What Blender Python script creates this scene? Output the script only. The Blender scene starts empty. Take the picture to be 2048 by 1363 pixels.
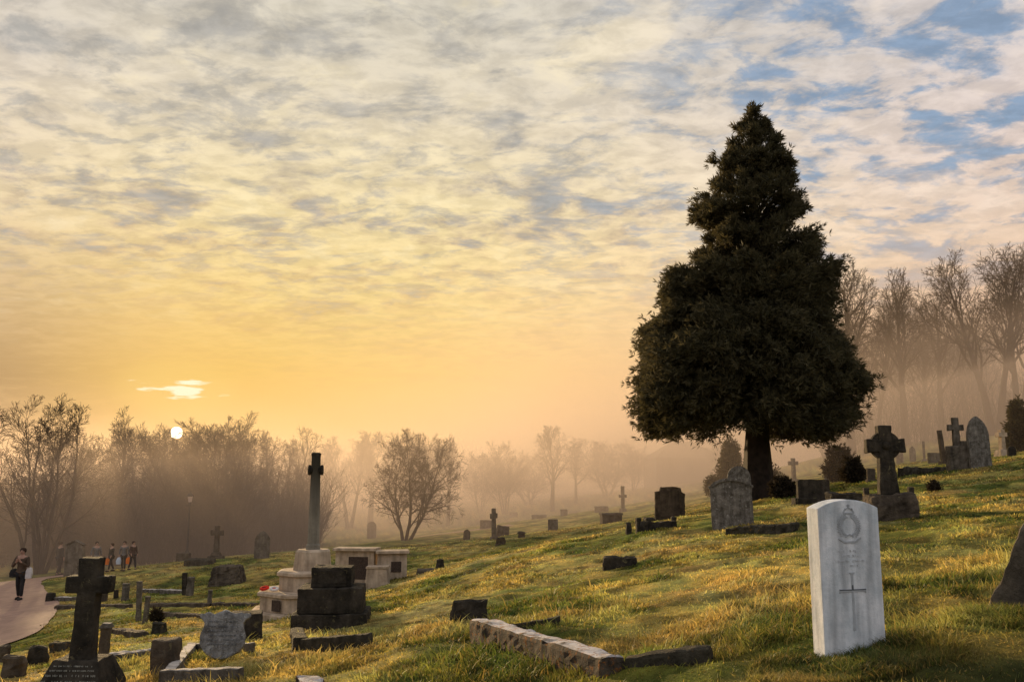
import bpy, bmesh, math, random
import numpy as np
from mathutils import Vector, Matrix, Euler, noise as mnoise

rng = np.random.default_rng(7)
random.seed(7)
sc = bpy.context.scene
COL = sc.collection
R = math.radians

# ------------------------------------------------------------------ camera
FPX = 1774.0
HORIZON = 960.0
PITCH = math.atan((HORIZON - 681.5) / FPX)
CP, SP = math.cos(PITCH), math.sin(PITCH)
cam_d = bpy.data.cameras.new('camera')
cam = bpy.data.objects.new('camera', cam_d)
COL.objects.link(cam)
cam.location = (0, 0, 0)
cam.rotation_euler = (math.pi / 2 + PITCH, 0, 0)
cam_d.sensor_width = 36.0
cam_d.lens = 36.0 * FPX / 2048.0
cam_d.clip_start = 0.1
cam_d.clip_end = 9000
sc.camera = cam


def ray(px, py):
    """direction of a photograph point, scaled to a depth of 1 along the view axis"""
    u, v = (px - 1024.0) / FPX, (681.5 - py) / FPX
    return np.array([u, CP - v * SP, SP + v * CP])




def height_at(py, Y):
    """height above the eye of something seen at photograph row py and distance Y"""
    d = ray(1024, py)
    return d[2] / d[1] * Y


# ------------------------------------------------------------------ terrain
CTRL = [
    (1024, 1363, 6.0), (1215, 1340, 5.7), (1690, 1300, 4.9), (2048, 1215, 5.6), (2000, 1363, 3.9), (1400, 1363, 4.9),
    (170, 1345, 8.5), (0, 1363, 8.8), (440, 1320, 8.6), (640, 1363, 7.3), (665, 1235, 13), (660, 1285, 10.5),
    (950, 1270, 7.7), (940, 1238, 9.2), (620, 1225, 20), (740, 1160, 24), (812, 1078, 48), (523, 1115, 38),
    (432, 1116, 38), (367, 1120, 40), (375, 1190, 27), (455, 1168, 30), (278, 1238, 19), (205, 1315, 10.2),
    (75, 1320, 11), (20, 1345, 10), (115, 1215, 24), (38, 1197, 30), (75, 1240, 24), (35, 1275, 20), (0, 1285, 19.5),
    (150, 1150, 42), (230, 1138, 50), (330, 1128, 52), (88, 1120, 62), (700, 1088, 60), (933, 1078, 42), (988, 1075, 38),
    (1106, 1058, 42), (1222, 1042, 42), (1246, 1022, 55), (1128, 1030, 58), (1340, 1042, 29), (1300, 1057, 25),
    (1240, 1128, 14), (870, 1140, 20), (1465, 1052, 17), (1480, 1012, 22), (1515, 995, 28), (1625, 1002, 23),
    (1780, 1032, 15), (1915, 935, 25), (2048, 905, 32), (1700, 960, 34), (2007, 910, 40), (1850, 920, 38), (1588, 960, 50),
    (1400, 1000, 45), (1950, 1060, 10), (1500, 1160, 9), (1200, 1180, 10.5), (1900, 880, 85), (1700, 900, 80),
    (1120, 1030, 85), (900, 1050, 85), (500, 1090, 75), (300, 1110, 65), (1350, 990, 80), (500, 1030, 150),
    (1200, 985, 150), (1900, 880, 150), (-200, 1180, 40), (-200, 1330, 18), (2300, 860, 40), (2300, 1120, 8),
]
_P = []
for px, py, d in CTRL:
    r_ = ray(px, py)
    t_ = d / r_[1]
    _P.append((r_[0] * t_, d, r_[2] * t_))
_P += [(0, -8, -1.15), (8, -8, .3), (-8, -8, -2.6), (0, 0, -1.28), (0, -30, -1.5), (3, 1, -.75), (-4, 2, -1.6)]
_P = np.array(_P)


def _phi(dx, dy):
    return np.sqrt(dx * dx + dy * dy + 9.0)


_n = len(_P)
_A = _phi(_P[:, None, 0] - _P[None, :, 0], _P[:, None, 1] - _P[None, :, 1])
_A[np.arange(_n), np.arange(_n)] -= 0.22
_Q = np.c_[np.ones(_n), _P[:, :2]]
_M = np.zeros((_n + 3, _n + 3))
_M[:_n, :_n] = _A
_M[:_n, _n:] = _Q
_M[_n:, :_n] = _Q.T
_W = np.linalg.solve(_M, np.r_[_P[:, 2], 0, 0, 0])


def terrain(x, y):
    x = np.asarray(x, float)
    y = np.asarray(y, float)
    sh = x.shape
    xf, yf = x.ravel(), y.ravel()
    out = np.empty(len(xf))
    for i in range(0, len(xf), 40000):
        a, b = xf[i:i + 40000], yf[i:i + 40000]
        out[i:i + 40000] = _phi(a[:, None] - _P[None, :, 0], b[:, None] - _P[None, :, 1]) @ _W[:_n] + _W[_n] + _W[_n + 1] * a + _W[_n + 2] * b
    d = np.hypot(xf, yf)
    k = np.clip((d - 130) / 120, 0, 1)
    k = k * k * (3 - 2 * k)
    far = np.clip(-5 + .05 * xf, -9, 12)
    return ((1 - k) * out + k * far).reshape(sh)


def _hash(ix, iy, s):
    h = np.sin(ix * 127.1 + iy * 311.7 + s * 74.7) * 43758.5453
    return h - np.floor(h)


def vnoise(x, y, s=0):
    ix, iy = np.floor(x), np.floor(y)
    fx, fy = x - ix, y - iy
    fx, fy = fx * fx * (3 - 2 * fx), fy * fy * (3 - 2 * fy)
    a, b = _hash(ix, iy, s), _hash(ix + 1, iy, s)
    c, d = _hash(ix, iy + 1, s), _hash(ix + 1, iy + 1, s)
    return (a * (1 - fx) + b * fx) * (1 - fy) + (c * (1 - fx) + d * fx) * fy


def fbm(x, y, s=0, o=4):
    v, a, t = 0, .5, 0
    for i in range(o):
        v = v + a * vnoise(x, y, s + i * 13)
        t += a
        x, y, a = x * 2.03 + 17.1, y * 2.03 - 9.2, a * .5
    return v / t


# the path: centre line and half widths in metres
PATH = [(-12.3, 8, 2.9), (-12.8, 14, 3.0), (-13.4, 18.5, 3.2), (-14.6, 22, 3.2), (-16.7, 27, 3.0), (-18.9, 31.5, 2.5), (-20.6, 36, 1.9), (-21.8, 42, 1.3), (-21.5, 46, 1.2), (-19.5, 49, 1.1), (-15, 51, 1.0), (-8, 52.5, 1.0), (0, 54, 1.0)]
_pp = np.array(PATH)


def _dense(pts, k=14):
    out = []
    n = len(pts)
    for i in range(n - 1):
        p0, p1, p2, p3 = pts[max(i - 1, 0)], pts[i], pts[i + 1], pts[min(i + 2, n - 1)]
        for t in np.linspace(0, 1, k, endpoint=False):
            out.append(.5 * ((2 * p1) + (-p0 + p2) * t + (2 * p0 - 5 * p1 + 4 * p2 - p3) * t * t + (-p0 + 3 * p1 - 3 * p2 + p3) * t ** 3))
    out.append(pts[-1])
    return np.array(out)


_pd = _dense(_pp)


def path_dist(x, y):
    """signed distance to the path edge (negative on the path)"""
    xf, yf = np.ravel(x), np.ravel(y)
    best = np.full(len(xf), 1e9)
    for cx, cy, w in _pd[::2]:
        best = np.minimum(best, np.hypot(xf - cx, yf - cy) - w)
    return best.reshape(np.shape(x))


def tussock(x, y):
    """height of the grass hummocks"""
    a = fbm(x * 1.15, y * 1.0, 3, 3)
    b = fbm(x * 3.6 + .8 * y, y * 3.0, 9, 3)
    return .11 * (a - .5) + .085 * (b - .5) - .015


def ground_z(x, y):
    pdist = path_dist(x, y)
    k = np.clip(pdist / .8, 0, 1)
    d = np.hypot(x, y)
    return terrain(x, y) + tussock(x, y) * k * np.clip(1.2 - d / 70, 0, 1) - .02 * (1 - k)


def tz(x, y):
    return float(terrain(np.array([x]), np.array([y]))[0])


def spot(px, py):
    """where a line of sight meets the slope, and metres per photograph pixel there"""
    d = ray(px, py)
    t = np.r_[np.arange(2.5, 60, .05), np.arange(60, 170, .3)]
    p = t[:, None] * d[None, :]
    hit = np.nonzero(p[:, 2] < terrain(p[:, 0], p[:, 1]))[0]
    i = hit[0] if len(hit) else len(t) - 1
    q = p[i]
    return Vector((q[0], q[1], tz(q[0], q[1]))), t[i] / FPX


# ------------------------------------------------------------------ materials
MATS = {}


def new_mat(name):
    m = bpy.data.materials.new(name)
    m.use_nodes = True
    nt = m.node_tree
    b = nt.nodes['Principled BSDF']
    return m, nt, b


def nd(nt, t, **kw):
    n = nt.nodes.new(t)
    for k, v in kw.items():
        setattr(n, k, v)
    return n


def stone(name, base, dark, lichen=None, lich_amt=.5, scale=1.0, rough=.9, bump=.5, top=None, grad=None):
    """weathered stone: large stains, vertical streaks, lichen spots, fine grain; top = colour of the upward faces"""
    m, nt, b = new_mat(name)
    L = nt.links.new
    tc = nd(nt, 'ShaderNodeTexCoord')
    mp = nd(nt, 'ShaderNodeMapping')
    oi = nd(nt, 'ShaderNodeObjectInfo')
    L(tc.outputs['Object'], mp.inputs[0])
    sh = nd(nt, 'ShaderNodeVectorMath', operation='SCALE')
    sh.inputs[0].default_value = (13, 7, 5)
    L(oi.outputs['Random'], sh.inputs['Scale'])
    L(sh.outputs[0], mp.inputs['Location'])
    n1 = nd(nt, 'ShaderNodeTexNoise')
    n1.inputs['Scale'].default_value = 3.2 * scale
    n1.inputs['Detail'].default_value = 8
    n1.inputs['Roughness'].default_value = .68
    L(mp.outputs[0], n1.inputs['Vector'])
    r1 = nd(nt, 'ShaderNodeValToRGB')
    r1.color_ramp.elements[0].position = .36
    r1.color_ramp.elements[0].color = (*dark, 1)
    r1.color_ramp.elements[1].position = .64
    r1.color_ramp.elements[1].color = (*base, 1)
    L(n1.outputs[0], r1.inputs[0])
    st = nd(nt, 'ShaderNodeMapping')
    st.inputs['Scale'].default_value = (9 * scale, 9 * scale, .9 * scale)
    L(mp.outputs[0], st.inputs[0])
    n2 = nd(nt, 'ShaderNodeTexNoise')
    n2.inputs['Scale'].default_value = 1.0
    n2.inputs['Detail'].default_value = 5
    L(st.outputs[0], n2.inputs['Vector'])
    r2 = nd(nt, 'ShaderNodeValToRGB')
    r2.color_ramp.elements[0].position = .3
    r2.color_ramp.elements[0].color = (.45, .45, .45, 1)
    r2.color_ramp.elements[1].position = .62
    r2.color_ramp.elements[1].color = (1.05, 1.05, 1.05, 1)
    L(n2.outputs[0], r2.inputs[0])
    mx = nd(nt, 'ShaderNodeMix', data_type='RGBA', blend_type='MULTIPLY')
    mx.inputs[0].default_value = .75
    L(r1.outputs[0], mx.inputs[6])
    L(r2.outputs[0], mx.inputs[7])
    col = mx.outputs[2]
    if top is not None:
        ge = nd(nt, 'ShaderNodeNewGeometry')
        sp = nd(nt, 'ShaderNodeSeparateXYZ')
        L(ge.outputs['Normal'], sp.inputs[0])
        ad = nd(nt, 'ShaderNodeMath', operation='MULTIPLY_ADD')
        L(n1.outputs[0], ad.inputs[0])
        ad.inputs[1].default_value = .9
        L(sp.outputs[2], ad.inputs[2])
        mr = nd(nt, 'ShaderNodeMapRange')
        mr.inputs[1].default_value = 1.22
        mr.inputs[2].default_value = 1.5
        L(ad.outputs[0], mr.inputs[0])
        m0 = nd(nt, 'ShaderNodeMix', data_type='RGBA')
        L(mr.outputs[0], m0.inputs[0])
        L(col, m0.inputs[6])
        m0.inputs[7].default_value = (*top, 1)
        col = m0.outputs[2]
    if lichen is not None:
        n3 = nd(nt, 'ShaderNodeTexNoise')
        n3.inputs['Scale'].default_value = 8 * scale
        n3.inputs['Detail'].default_value = 9
        n3.inputs['Roughness'].default_value = .75
        n3.inputs['Distortion'].default_value = .6
        L(mp.outputs[0], n3.inputs['Vector'])
        r3 = nd(nt, 'ShaderNodeMapRange')
        r3.inputs[1].default_value = .66 - .2 * lich_amt
        r3.inputs[2].default_value = .74 - .2 * lich_amt
        L(n3.outputs[0], r3.inputs[0])
        m3 = nd(nt, 'ShaderNodeMix', data_type='RGBA')
        L(r3.outputs[0], m3.inputs[0])
        L(col, m3.inputs[6])
        m3.inputs[7].default_value = (*lichen, 1)
        col = m3.outputs[2]
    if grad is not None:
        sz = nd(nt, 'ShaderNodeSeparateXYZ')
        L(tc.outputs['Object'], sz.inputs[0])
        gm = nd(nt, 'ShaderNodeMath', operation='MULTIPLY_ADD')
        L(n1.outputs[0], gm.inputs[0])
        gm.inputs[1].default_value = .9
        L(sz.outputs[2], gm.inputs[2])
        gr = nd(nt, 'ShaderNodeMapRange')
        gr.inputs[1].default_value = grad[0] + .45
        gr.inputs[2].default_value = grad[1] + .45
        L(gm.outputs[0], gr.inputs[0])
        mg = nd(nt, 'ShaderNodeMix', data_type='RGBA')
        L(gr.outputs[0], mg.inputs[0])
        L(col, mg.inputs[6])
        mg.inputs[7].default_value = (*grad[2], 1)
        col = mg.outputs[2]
    L(col, b.inputs['Base Color'])
    b.inputs['Roughness'].default_value = rough
    b.inputs['Specular IOR Level'].default_value = .15
    n4 = nd(nt, 'ShaderNodeTexNoise')
    n4.inputs['Scale'].default_value = 26 * scale
    n4.inputs['Detail'].default_value = 8
    n4.inputs['Roughness'].default_value = .7
    L(mp.outputs[0], n4.inputs['Vector'])
    bp = nd(nt, 'ShaderNodeBump')
    bp.inputs['Strength'].default_value = bump
    bp.inputs['Distance'].default_value = .03
    L(n4.outputs[0], bp.inputs['Height'])
    L(bp.outputs[0], b.inputs['Normal'])
    MATS[name] = m
    return m


def plain(name, col, rough=.8, var=.35, scale=6.0, trans=0.0):
    m, nt, b = new_mat(name)
    L = nt.links.new
    tc = nd(nt, 'ShaderNodeTexCoord')
    n1 = nd(nt, 'ShaderNodeTexNoise')
    n1.inputs['Scale'].default_value = scale
    n1.inputs['Detail'].default_value = 5
    L(tc.outputs['Object'], n1.inputs['Vector'])
    r1 = nd(nt, 'ShaderNodeValToRGB')
    r1.color_ramp.elements[0].position = .3
    r1.color_ramp.elements[1].position = .7
    r1.color_ramp.elements[0].color = (*[c * (1 - var) for c in col], 1)
    r1.color_ramp.elements[1].color = (*[min(1, c * (1 + var)) for c in col], 1)
    L(n1.outputs[0], r1.inputs[0])
    L(r1.outputs[0], b.inputs['Base Color'])
    b.inputs['Roughness'].default_value = rough
    b.inputs['Specular IOR Level'].default_value = .2
    if trans:
        out = nt.nodes['Material Output']
        tr = nd(nt, 'ShaderNodeBsdfTranslucent')
        L(r1.outputs[0], tr.inputs[0])
        ms = nd(nt, 'ShaderNodeMixShader')
        ms.inputs[0].default_value = trans
        L(b.outputs[0], ms.inputs[1])
        L(tr.outputs[0], ms.inputs[2])
        L(ms.outputs[0], out.inputs[0])
    MATS[name] = m
    return m


stone('portland', (.88, .88, .88), (.60, .64, .66), (.50, .56, .54), .3, 2.2, bump=.22)
stone('dark_stone', (.085, .068, .048), (.024, .02, .015), (.17, .14, .075), .4, 1.4, bump=.9)
stone('dark_block', (.08, .064, .046), (.024, .02, .014), (.15, .125, .06), .35, 1.4, bump=.9)
stone('grey_stone', (.23, .19, .145), (.08, .065, .045), (.34, .30, .17), .36, 1.2, bump=.8)
stone('brown_stone', (.15, .115, .08), (.06, .045, .032), (.2, .17, .09), .3, 1.2, bump=.8)
stone('lichen_stone', (.30, .265, .22), (.10, .085, .065), (.50, .47, .40), .42, 2.4, bump=.9)
stone('memorial_stone', (.62, .48, .34), (.38, .28, .19), (.2, .17, .11), .2, 1.0, bump=.4)
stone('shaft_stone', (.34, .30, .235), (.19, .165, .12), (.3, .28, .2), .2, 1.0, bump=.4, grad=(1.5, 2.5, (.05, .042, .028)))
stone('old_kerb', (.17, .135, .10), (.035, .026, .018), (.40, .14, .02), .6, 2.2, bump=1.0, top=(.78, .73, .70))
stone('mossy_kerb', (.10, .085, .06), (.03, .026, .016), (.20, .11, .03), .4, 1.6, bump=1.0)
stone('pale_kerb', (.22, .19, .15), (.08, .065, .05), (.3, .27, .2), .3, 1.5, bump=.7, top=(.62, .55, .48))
stone('shield_stone', (.42, .41, .39), (.14, .135, .125), (.52, .52, .49), .5, 2.6, bump=1.0)
stone('blurred_panel', (.13, .09, .065), (.05, .035, .028), (.26, .2, .15), .35, 14.0, bump=.6)
stone('chapel_wall', (.16, .13, .11), (.10, .08, .07), None, 0, .5)
stone('chapel_roof', (.10, .08, .07), (.06, .05, .045), None, 0, .5)
plain('carving', (.10, .11, .12), var=.4, scale=30)
plain('faint_carving', (.43, .445, .455), var=.15, scale=30)
plain('fainter_carving', (.60, .61, .62), var=.15, scale=30)
plain('worn_letters', (.34, .33, .28), var=.6, scale=40)
plain('bark', (.04, .03, .022), var=.5, scale=3)
plain('pale_bark', (.10, .078, .056), var=.4, scale=3)
plain('twig', (.045, .032, .021), var=.4, scale=2)
plain('cypress_bark', (.035, .024, .017), var=.5, scale=5)
plain('iron', (.03, .03, .03), var=.2)
plain('lantern_glass', (.55, .42, .36), rough=.2, var=.1)
plain('skin', (.42, .25, .18), var=.1)
plain('dark_cloth', (.02, .019, .02), var=.3)
plain('olive_coat', (.085, .055, .035), var=.3)
plain('grey_jacket', (.13, .125, .12), var=.5, scale=8)
plain('brown_coat', (.045, .022, .018), var=.3)
plain('black_coat', (.022, .026, .024), var=.3)
plain('hair', (.04, .02, .012), var=.3)
plain('white_bag', (.62, .58, .55), var=.1)
plain('blue_white_bag', (.50, .56, .66), var=.15)
plain('orange_bag', (.75, .17, .02), var=.15)
plain('red_poppy', (.62, .03, .015), var=.3, scale=20)
plain('white_flower', (.75, .68, .62), var=.1)
plain('window_dark', (.04, .035, .03), var=.1)


def leaf_mat(name, a, b_, trans=.3):
    """foliage colour comes from a per-face random attribute"""
    m, nt, b = new_mat(name)
    L = nt.links.new
    at = nd(nt, 'ShaderNodeAttribute', attribute_name='tone')
    r1 = nd(nt, 'ShaderNodeValToRGB')
    r1.color_ramp.elements[0].color = (*a, 1)
    r1.color_ramp.elements[1].color = (*b_, 1)
    L(at.outputs['Fac'], r1.inputs[0])
    L(r1.outputs[0], b.inputs['Base Color'])
    b.inputs['Roughness'].default_value = .7
    b.inputs['Specular IOR Level'].default_value = .2
    tr = nd(nt, 'ShaderNodeBsdfTranslucent')
    L(r1.outputs[0], tr.inputs[0])
    ms = nd(nt, 'ShaderNodeMixShader')
    ms.inputs[0].default_value = trans
    L(b.outputs[0], ms.inputs[1])
    L(tr.outputs[0], ms.inputs[2])
    L(ms.outputs[0], nt.nodes['Material Output'].inputs[0])
    MATS[name] = m


leaf_mat('cypress_leaf', (.050, .046, .022), (.14, .115, .055), .4)
leaf_mat('shrub_leaf', (.04, .036, .014), (.12, .095, .03), .35)
leaf_mat('dark_shrub_leaf', (.03, .022, .014), (.075, .055, .03), .3)


def grass_mat():
    m, nt, b = new_mat('grass_blades')
    L = nt.links.new
    at = nd(nt, 'ShaderNodeAttribute', attribute_name='tint')
    L(at.outputs['Color'], b.inputs['Base Color'])
    b.inputs['Roughness'].default_value = .6
    b.inputs['Specular IOR Level'].default_value = .25
    tr = nd(nt, 'ShaderNodeBsdfTranslucent')
    L(at.outputs['Color'], tr.inputs[0])
    ms = nd(nt, 'ShaderNodeMixShader')
    ms.inputs[0].default_value = .45
    L(b.outputs[0], ms.inputs[1])
    L(tr.outputs[0], ms.inputs[2])
    L(ms.outputs[0], nt.nodes['Material Output'].inputs[0])
    MATS['grass_blades'] = m


grass_mat()


def ground_mat():
    m, nt, b = new_mat('turf')
    L = nt.links.new
    at = nd(nt, 'ShaderNodeAttribute', attribute_name='tint')
    tc = nd(nt, 'ShaderNodeTexCoord')
    n1 = nd(nt, 'ShaderNodeTexNoise')
    n1.inputs['Scale'].default_value = 9
    n1.inputs['Detail'].default_value = 9
    n1.inputs['Roughness'].default_value = .75
    L(tc.outputs['Object'], n1.inputs['Vector'])
    r1 = nd(nt, 'ShaderNodeMapRange')
    r1.inputs[1].default_value = .3
    r1.inputs[2].default_value = .7
    r1.inputs[3].default_value = .45
    r1.inputs[4].default_value = 1.25
    L(n1.outputs[0], r1.inputs[0])
    mx = nd(nt, 'ShaderNodeVectorMath', operation='SCALE')
    L(at.outputs['Color'], mx.inputs[0])
    L(r1.outputs[0], mx.inputs['Scale'])
    L(mx.outputs[0], b.inputs['Base Color'])
    b.inputs['Roughness'].default_value = .95
    b.inputs['Specular IOR Level'].default_value = .05
    bp = nd(nt, 'ShaderNodeBump')
    bp.inputs['Strength'].default_value = .9
    bp.inputs['Distance'].default_value = .06
    L(n1.outputs[0], bp.inputs['Height'])
    L(bp.outputs[0], b.inputs['Normal'])
    MATS['turf'] = m


ground_mat()


def path_mat():
    m, nt, b = new_mat('tarmac_path')
    L = nt.links.new
    tc = nd(nt, 'ShaderNodeTexCoord')
    n1 = nd(nt, 'ShaderNodeTexNoise')
    n1.inputs['Scale'].default_value = 2.2
    n1.inputs['Detail'].default_value = 10
    n1.inputs['Roughness'].default_value = .7
    L(tc.outputs['Object'], n1.inputs['Vector'])
    r1 = nd(nt, 'ShaderNodeValToRGB')
    r1.color_ramp.elements[0].position = .3
    r1.color_ramp.elements[1].position = .7
    r1.color_ramp.elements[0].color = (.24, .135, .09, 1)
    r1.color_ramp.elements[1].color = (.40, .235, .165, 1)
    L(n1.outputs[0], r1.inputs[0])
    L(r1.outputs[0], b.inputs['Base Color'])
    b.inputs['Roughness'].default_value = .8
    n2 = nd(nt, 'ShaderNodeTexNoise')
    n2.inputs['Scale'].default_value = 25
    n2.inputs['Detail'].default_value = 6
    L(tc.outputs['Object'], n2.inputs['Vector'])
    bp = nd(nt, 'ShaderNodeBump')
    bp.inputs['Strength'].default_value = .4
    bp.inputs['Distance'].default_value = .02
    L(n2.outputs[0], bp.inputs['Height'])
    L(bp.outputs[0], b.inputs['Normal'])
    MATS['tarmac_path'] = m


path_mat()


# ------------------------------------------------------------------ object helpers
def tag(o, label=None, cat=None, group=None, kind=None):
    if label: o['label'] = label
    if cat: o['category'] = cat
    if group: o['group'] = group
    if kind: o['kind'] = kind
    return o


def link(name, me, mat, parent=None):
    o = bpy.data.objects.new(name, me)
    if mat is not None and not me.materials:
        me.materials.append(MATS[mat])
    COL.objects.link(o)
    if parent is not None:
        o.parent = parent
    return o


def thing(name, label, cat, loc, rz=0, tilt=(0, 0), group=None):
    o = bpy.data.objects.new(name, None)
    COL.objects.link(o)
    o.empty_display_size = .2
    o.location = loc
    o.rotation_euler = (tilt[0], tilt[1], rz)
    return tag(o, label, cat, group)


def np_mesh(name, V, F_quads=None, F_tris=None, smooth=False):
    me = bpy.data.meshes.new(name)
    V = np.asarray(V, np.float32)
    nq = 0 if F_quads is None else len(F_quads)
    ntr = 0 if F_tris is None else len(F_tris)
    idx, tot = [], []
    if nq:
        idx.append(np.asarray(F_quads, np.int32).ravel())
        tot.append(np.full(nq, 4, np.int32))
    if ntr:
        idx.append(np.asarray(F_tris, np.int32).ravel())
        tot.append(np.full(ntr, 3, np.int32))
    idx, tot = np.concatenate(idx), np.concatenate(tot)
    me.vertices.add(len(V))
    me.vertices.foreach_set('co', V.ravel())
    me.loops.add(len(idx))
    me.loops.foreach_set('vertex_index', idx)
    me.polygons.add(len(tot))
    st = np.r_[0, np.cumsum(tot)[:-1]].astype(np.int32)
    me.polygons.foreach_set('loop_start', st)
    me.polygons.foreach_set('loop_total', tot)
    if smooth:
        me.polygons.foreach_set('use_smooth', np.ones(len(tot), bool))
    me.update(calc_edges=True)
    me.validate()
    return me


class MB:
    """collects shapes into one mesh"""
    def __init__(s):
        s.bm = bmesh.new()

    def add(s, V, F):
        vs = [s.bm.verts.new(v) for v in V]
        fs = []
        for f in F:
            try:
                fs.append(s.bm.faces.new([vs[i] for i in f]))
            except ValueError:
                pass
        return vs, fs

    def box(s, c, d, taper=(1, 1), rot=None):
        x, y, z = d[0] / 2, d[1] / 2, d[2] / 2
        V = []
        for sz in (-1, 1):
            kx, ky = (taper if sz > 0 else (1, 1))
            for sx, sy in ((-1, -1), (1, -1), (1, 1), (-1, 1)):
                v = Vector((sx * x * kx, sy * y * ky, sz * z))
                if rot is not None:
                    v = rot @ v
                V.append(v + Vector(c))
        s.add(V, [(3, 2, 1, 0), (4, 5, 6, 7), (0, 1, 5, 4), (1, 2, 6, 5), (2, 3, 7, 6), (3, 0, 4, 7)])
        return s

    def prism(s, outline, y0, y1, k=1.0, c=(0, 0)):
        """outline (x, z) counter-clockwise seen from -Y, extruded along Y; k scales the back"""
        n = len(outline)
        V = [(x, y0, z) for x, z in outline] + [(c[0] + (x - c[0]) * k, y1, c[1] + (z - c[1]) * k) for x, z in outline]
        F = [tuple(range(n)), tuple(range(2 * n - 1, n - 1, -1))]
        F += [(i, n + i, n + (i + 1) % n, (i + 1) % n) for i in range(n)]
        s.add(V, F)
        return s

    def lathe(s, prof, n=12, c=(0, 0), rot=0.0, sy=1.0):
        V, F = [], []
        for r, z in prof:
            for i in range(n):
                a = rot + 2 * math.pi * i / n
                V.append((c[0] + r * math.cos(a), c[1] + r * math.sin(a) * sy, z))
        m = len(prof)
        for j in range(m - 1):
            for i in range(n):
                F.append((j * n + i, j * n + (i + 1) % n, (j + 1) * n + (i + 1) % n, (j + 1) * n + i))
        F.append(tuple(range(n - 1, -1, -1)))
        F.append(tuple((m - 1) * n + i for i in range(n)))
        s.add(V, F)
        return s

    def tube(s, pts, rads, n=8):
        pts = [Vector(p) for p in pts]
        V, F = [], []
        for i, p in enumerate(pts):
            d = (pts[min(i + 1, len(pts) - 1)] - pts[max(i - 1, 0)]).normalized()
            a = d.orthogonal().normalized() if i == 0 else (a - d * a.dot(d)).normalized()
            b = d.cross(a)
            for k in range(n):
                t = 2 * math.pi * k / n
                V.append(p + (a * math.cos(t) + b * math.sin(t)) * rads[i])
        for j in range(len(pts) - 1):
            for k in range(n):
                F.append((j * n + k, j * n + (k + 1) % n, (j + 1) * n + (k + 1) % n, (j + 1) * n + k))
        F.append(tuple(range(n - 1, -1, -1)))
        F.append(tuple((len(pts) - 1) * n + k for k in range(n)))
        s.add(V, F)
        return s

    def build(s, name, mat, parent=None, bevel=0.0, rough=0.0, cell=.12, smooth=False, seed=0):
        bm = s.bm
        bmesh.ops.recalc_face_normals(bm, faces=bm.faces)
        if bevel:
            ed = [e for e in bm.edges if len(e.link_faces) == 2 and e.calc_face_angle(0) > .5]
            bmesh.ops.bevel(bm, geom=ed, offset=bevel, segments=2, affect='EDGES', profile=.6, clamp_overlap=True)
        if rough:
            bmesh.ops.triangulate(bm, faces=[f for f in bm.faces if len(f.verts) > 4])
            for _ in range(5):
                ed = [e for e in bm.edges if e.calc_length() > cell]
                if not ed or len(bm.verts) > 9000:
                    break
                bmesh.ops.subdivide_edges(bm, edges=ed, cuts=1, use_grid_fill=True)
            bm.normal_update()
            o = Vector((seed * 3.1, seed * 1.7, seed * .9))
            for v in bm.verts:
                k = mnoise.fractal(v.co * 3.0 + o, 1.0, 2.0, 2) + .9 * mnoise.fractal(v.co * 11.0 + o, 1.0, 2.0, 2)
                v.co += v.normal * k * rough * 1.2
        me = bpy.data.meshes.new(name)
        bm.to_mesh(me)
        bm.free()
        if smooth:
            for p in me.polygons: p.use_smooth = True
        return link(name, me, mat, parent)


def arc(cx, cz, r, a0, a1, n=10, rz=None):
    rz = r if rz is None else rz
    return [(cx + r * math.cos(R(a0 + (a1 - a0) * i / n)), cz + rz * math.sin(R(a0 + (a1 - a0) * i / n))) for i in range(n + 1)]


def copy_tree(o, parent=None):
    c = o.copy()
    COL.objects.link(c)
    if parent is not None:
        c.parent = parent
    for ch in o.children:
        copy_tree(ch, c)
    return c


# ------------------------------------------------------------------ ground, path, grass
def tint(x, y):
    """colour of the winter grass: greens, straw, rust, with shade painted into the hollows"""
    a = fbm(x * .45, y * .33, 21, 4)
    b = fbm(x * 1.6, y * 1.1, 33, 4)
    c = fbm(x * .9 + 40, y * .9, 45, 3)
    h = tussock(x, y)
    g1 = np.array([.13, .165, .018])
    g2 = np.array([.34, .335, .032])
    st = np.array([.66, .53, .10])
    ru = np.array([.56, .42, .11])
    k = np.clip((b - .34) / .3, 0, 1)[..., None]
    col = g1 * (1 - k) + g2 * k
    k = np.clip((a + .55 * (b - .5) - .45) / .16, 0, 1)[..., None]
    col = col * (1 - k * .85) + st * k * .85
    k = np.clip((c + .5 * (a - .5) - .55) / .13, 0, 1)[..., None]
    col = col * (1 - k * .7) + ru * k * .7
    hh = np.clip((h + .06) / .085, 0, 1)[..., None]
    col = col * (.58 + .62 * hh)  # shade between the hummocks put into the grass colour
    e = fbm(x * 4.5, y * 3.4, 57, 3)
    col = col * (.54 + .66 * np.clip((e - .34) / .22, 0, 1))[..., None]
    f = fbm(x * 2.3 + 9, y * 1.7, 63, 3)[..., None]
    col = col * (1 + np.array([.14, 0, -.1]) * np.clip((f - .5) / .15, -1, 1))
    # shadow on the near slope and round the white stone, painted as dark green
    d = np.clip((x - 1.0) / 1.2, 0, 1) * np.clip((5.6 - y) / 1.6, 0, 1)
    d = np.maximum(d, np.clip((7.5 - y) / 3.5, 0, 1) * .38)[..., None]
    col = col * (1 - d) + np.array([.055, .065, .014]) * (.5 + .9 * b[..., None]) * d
    g_ = col.mean(-1, keepdims=True)
    return (col * .86 + g_ * .14) * np.array([.98, .965, .92])


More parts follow.
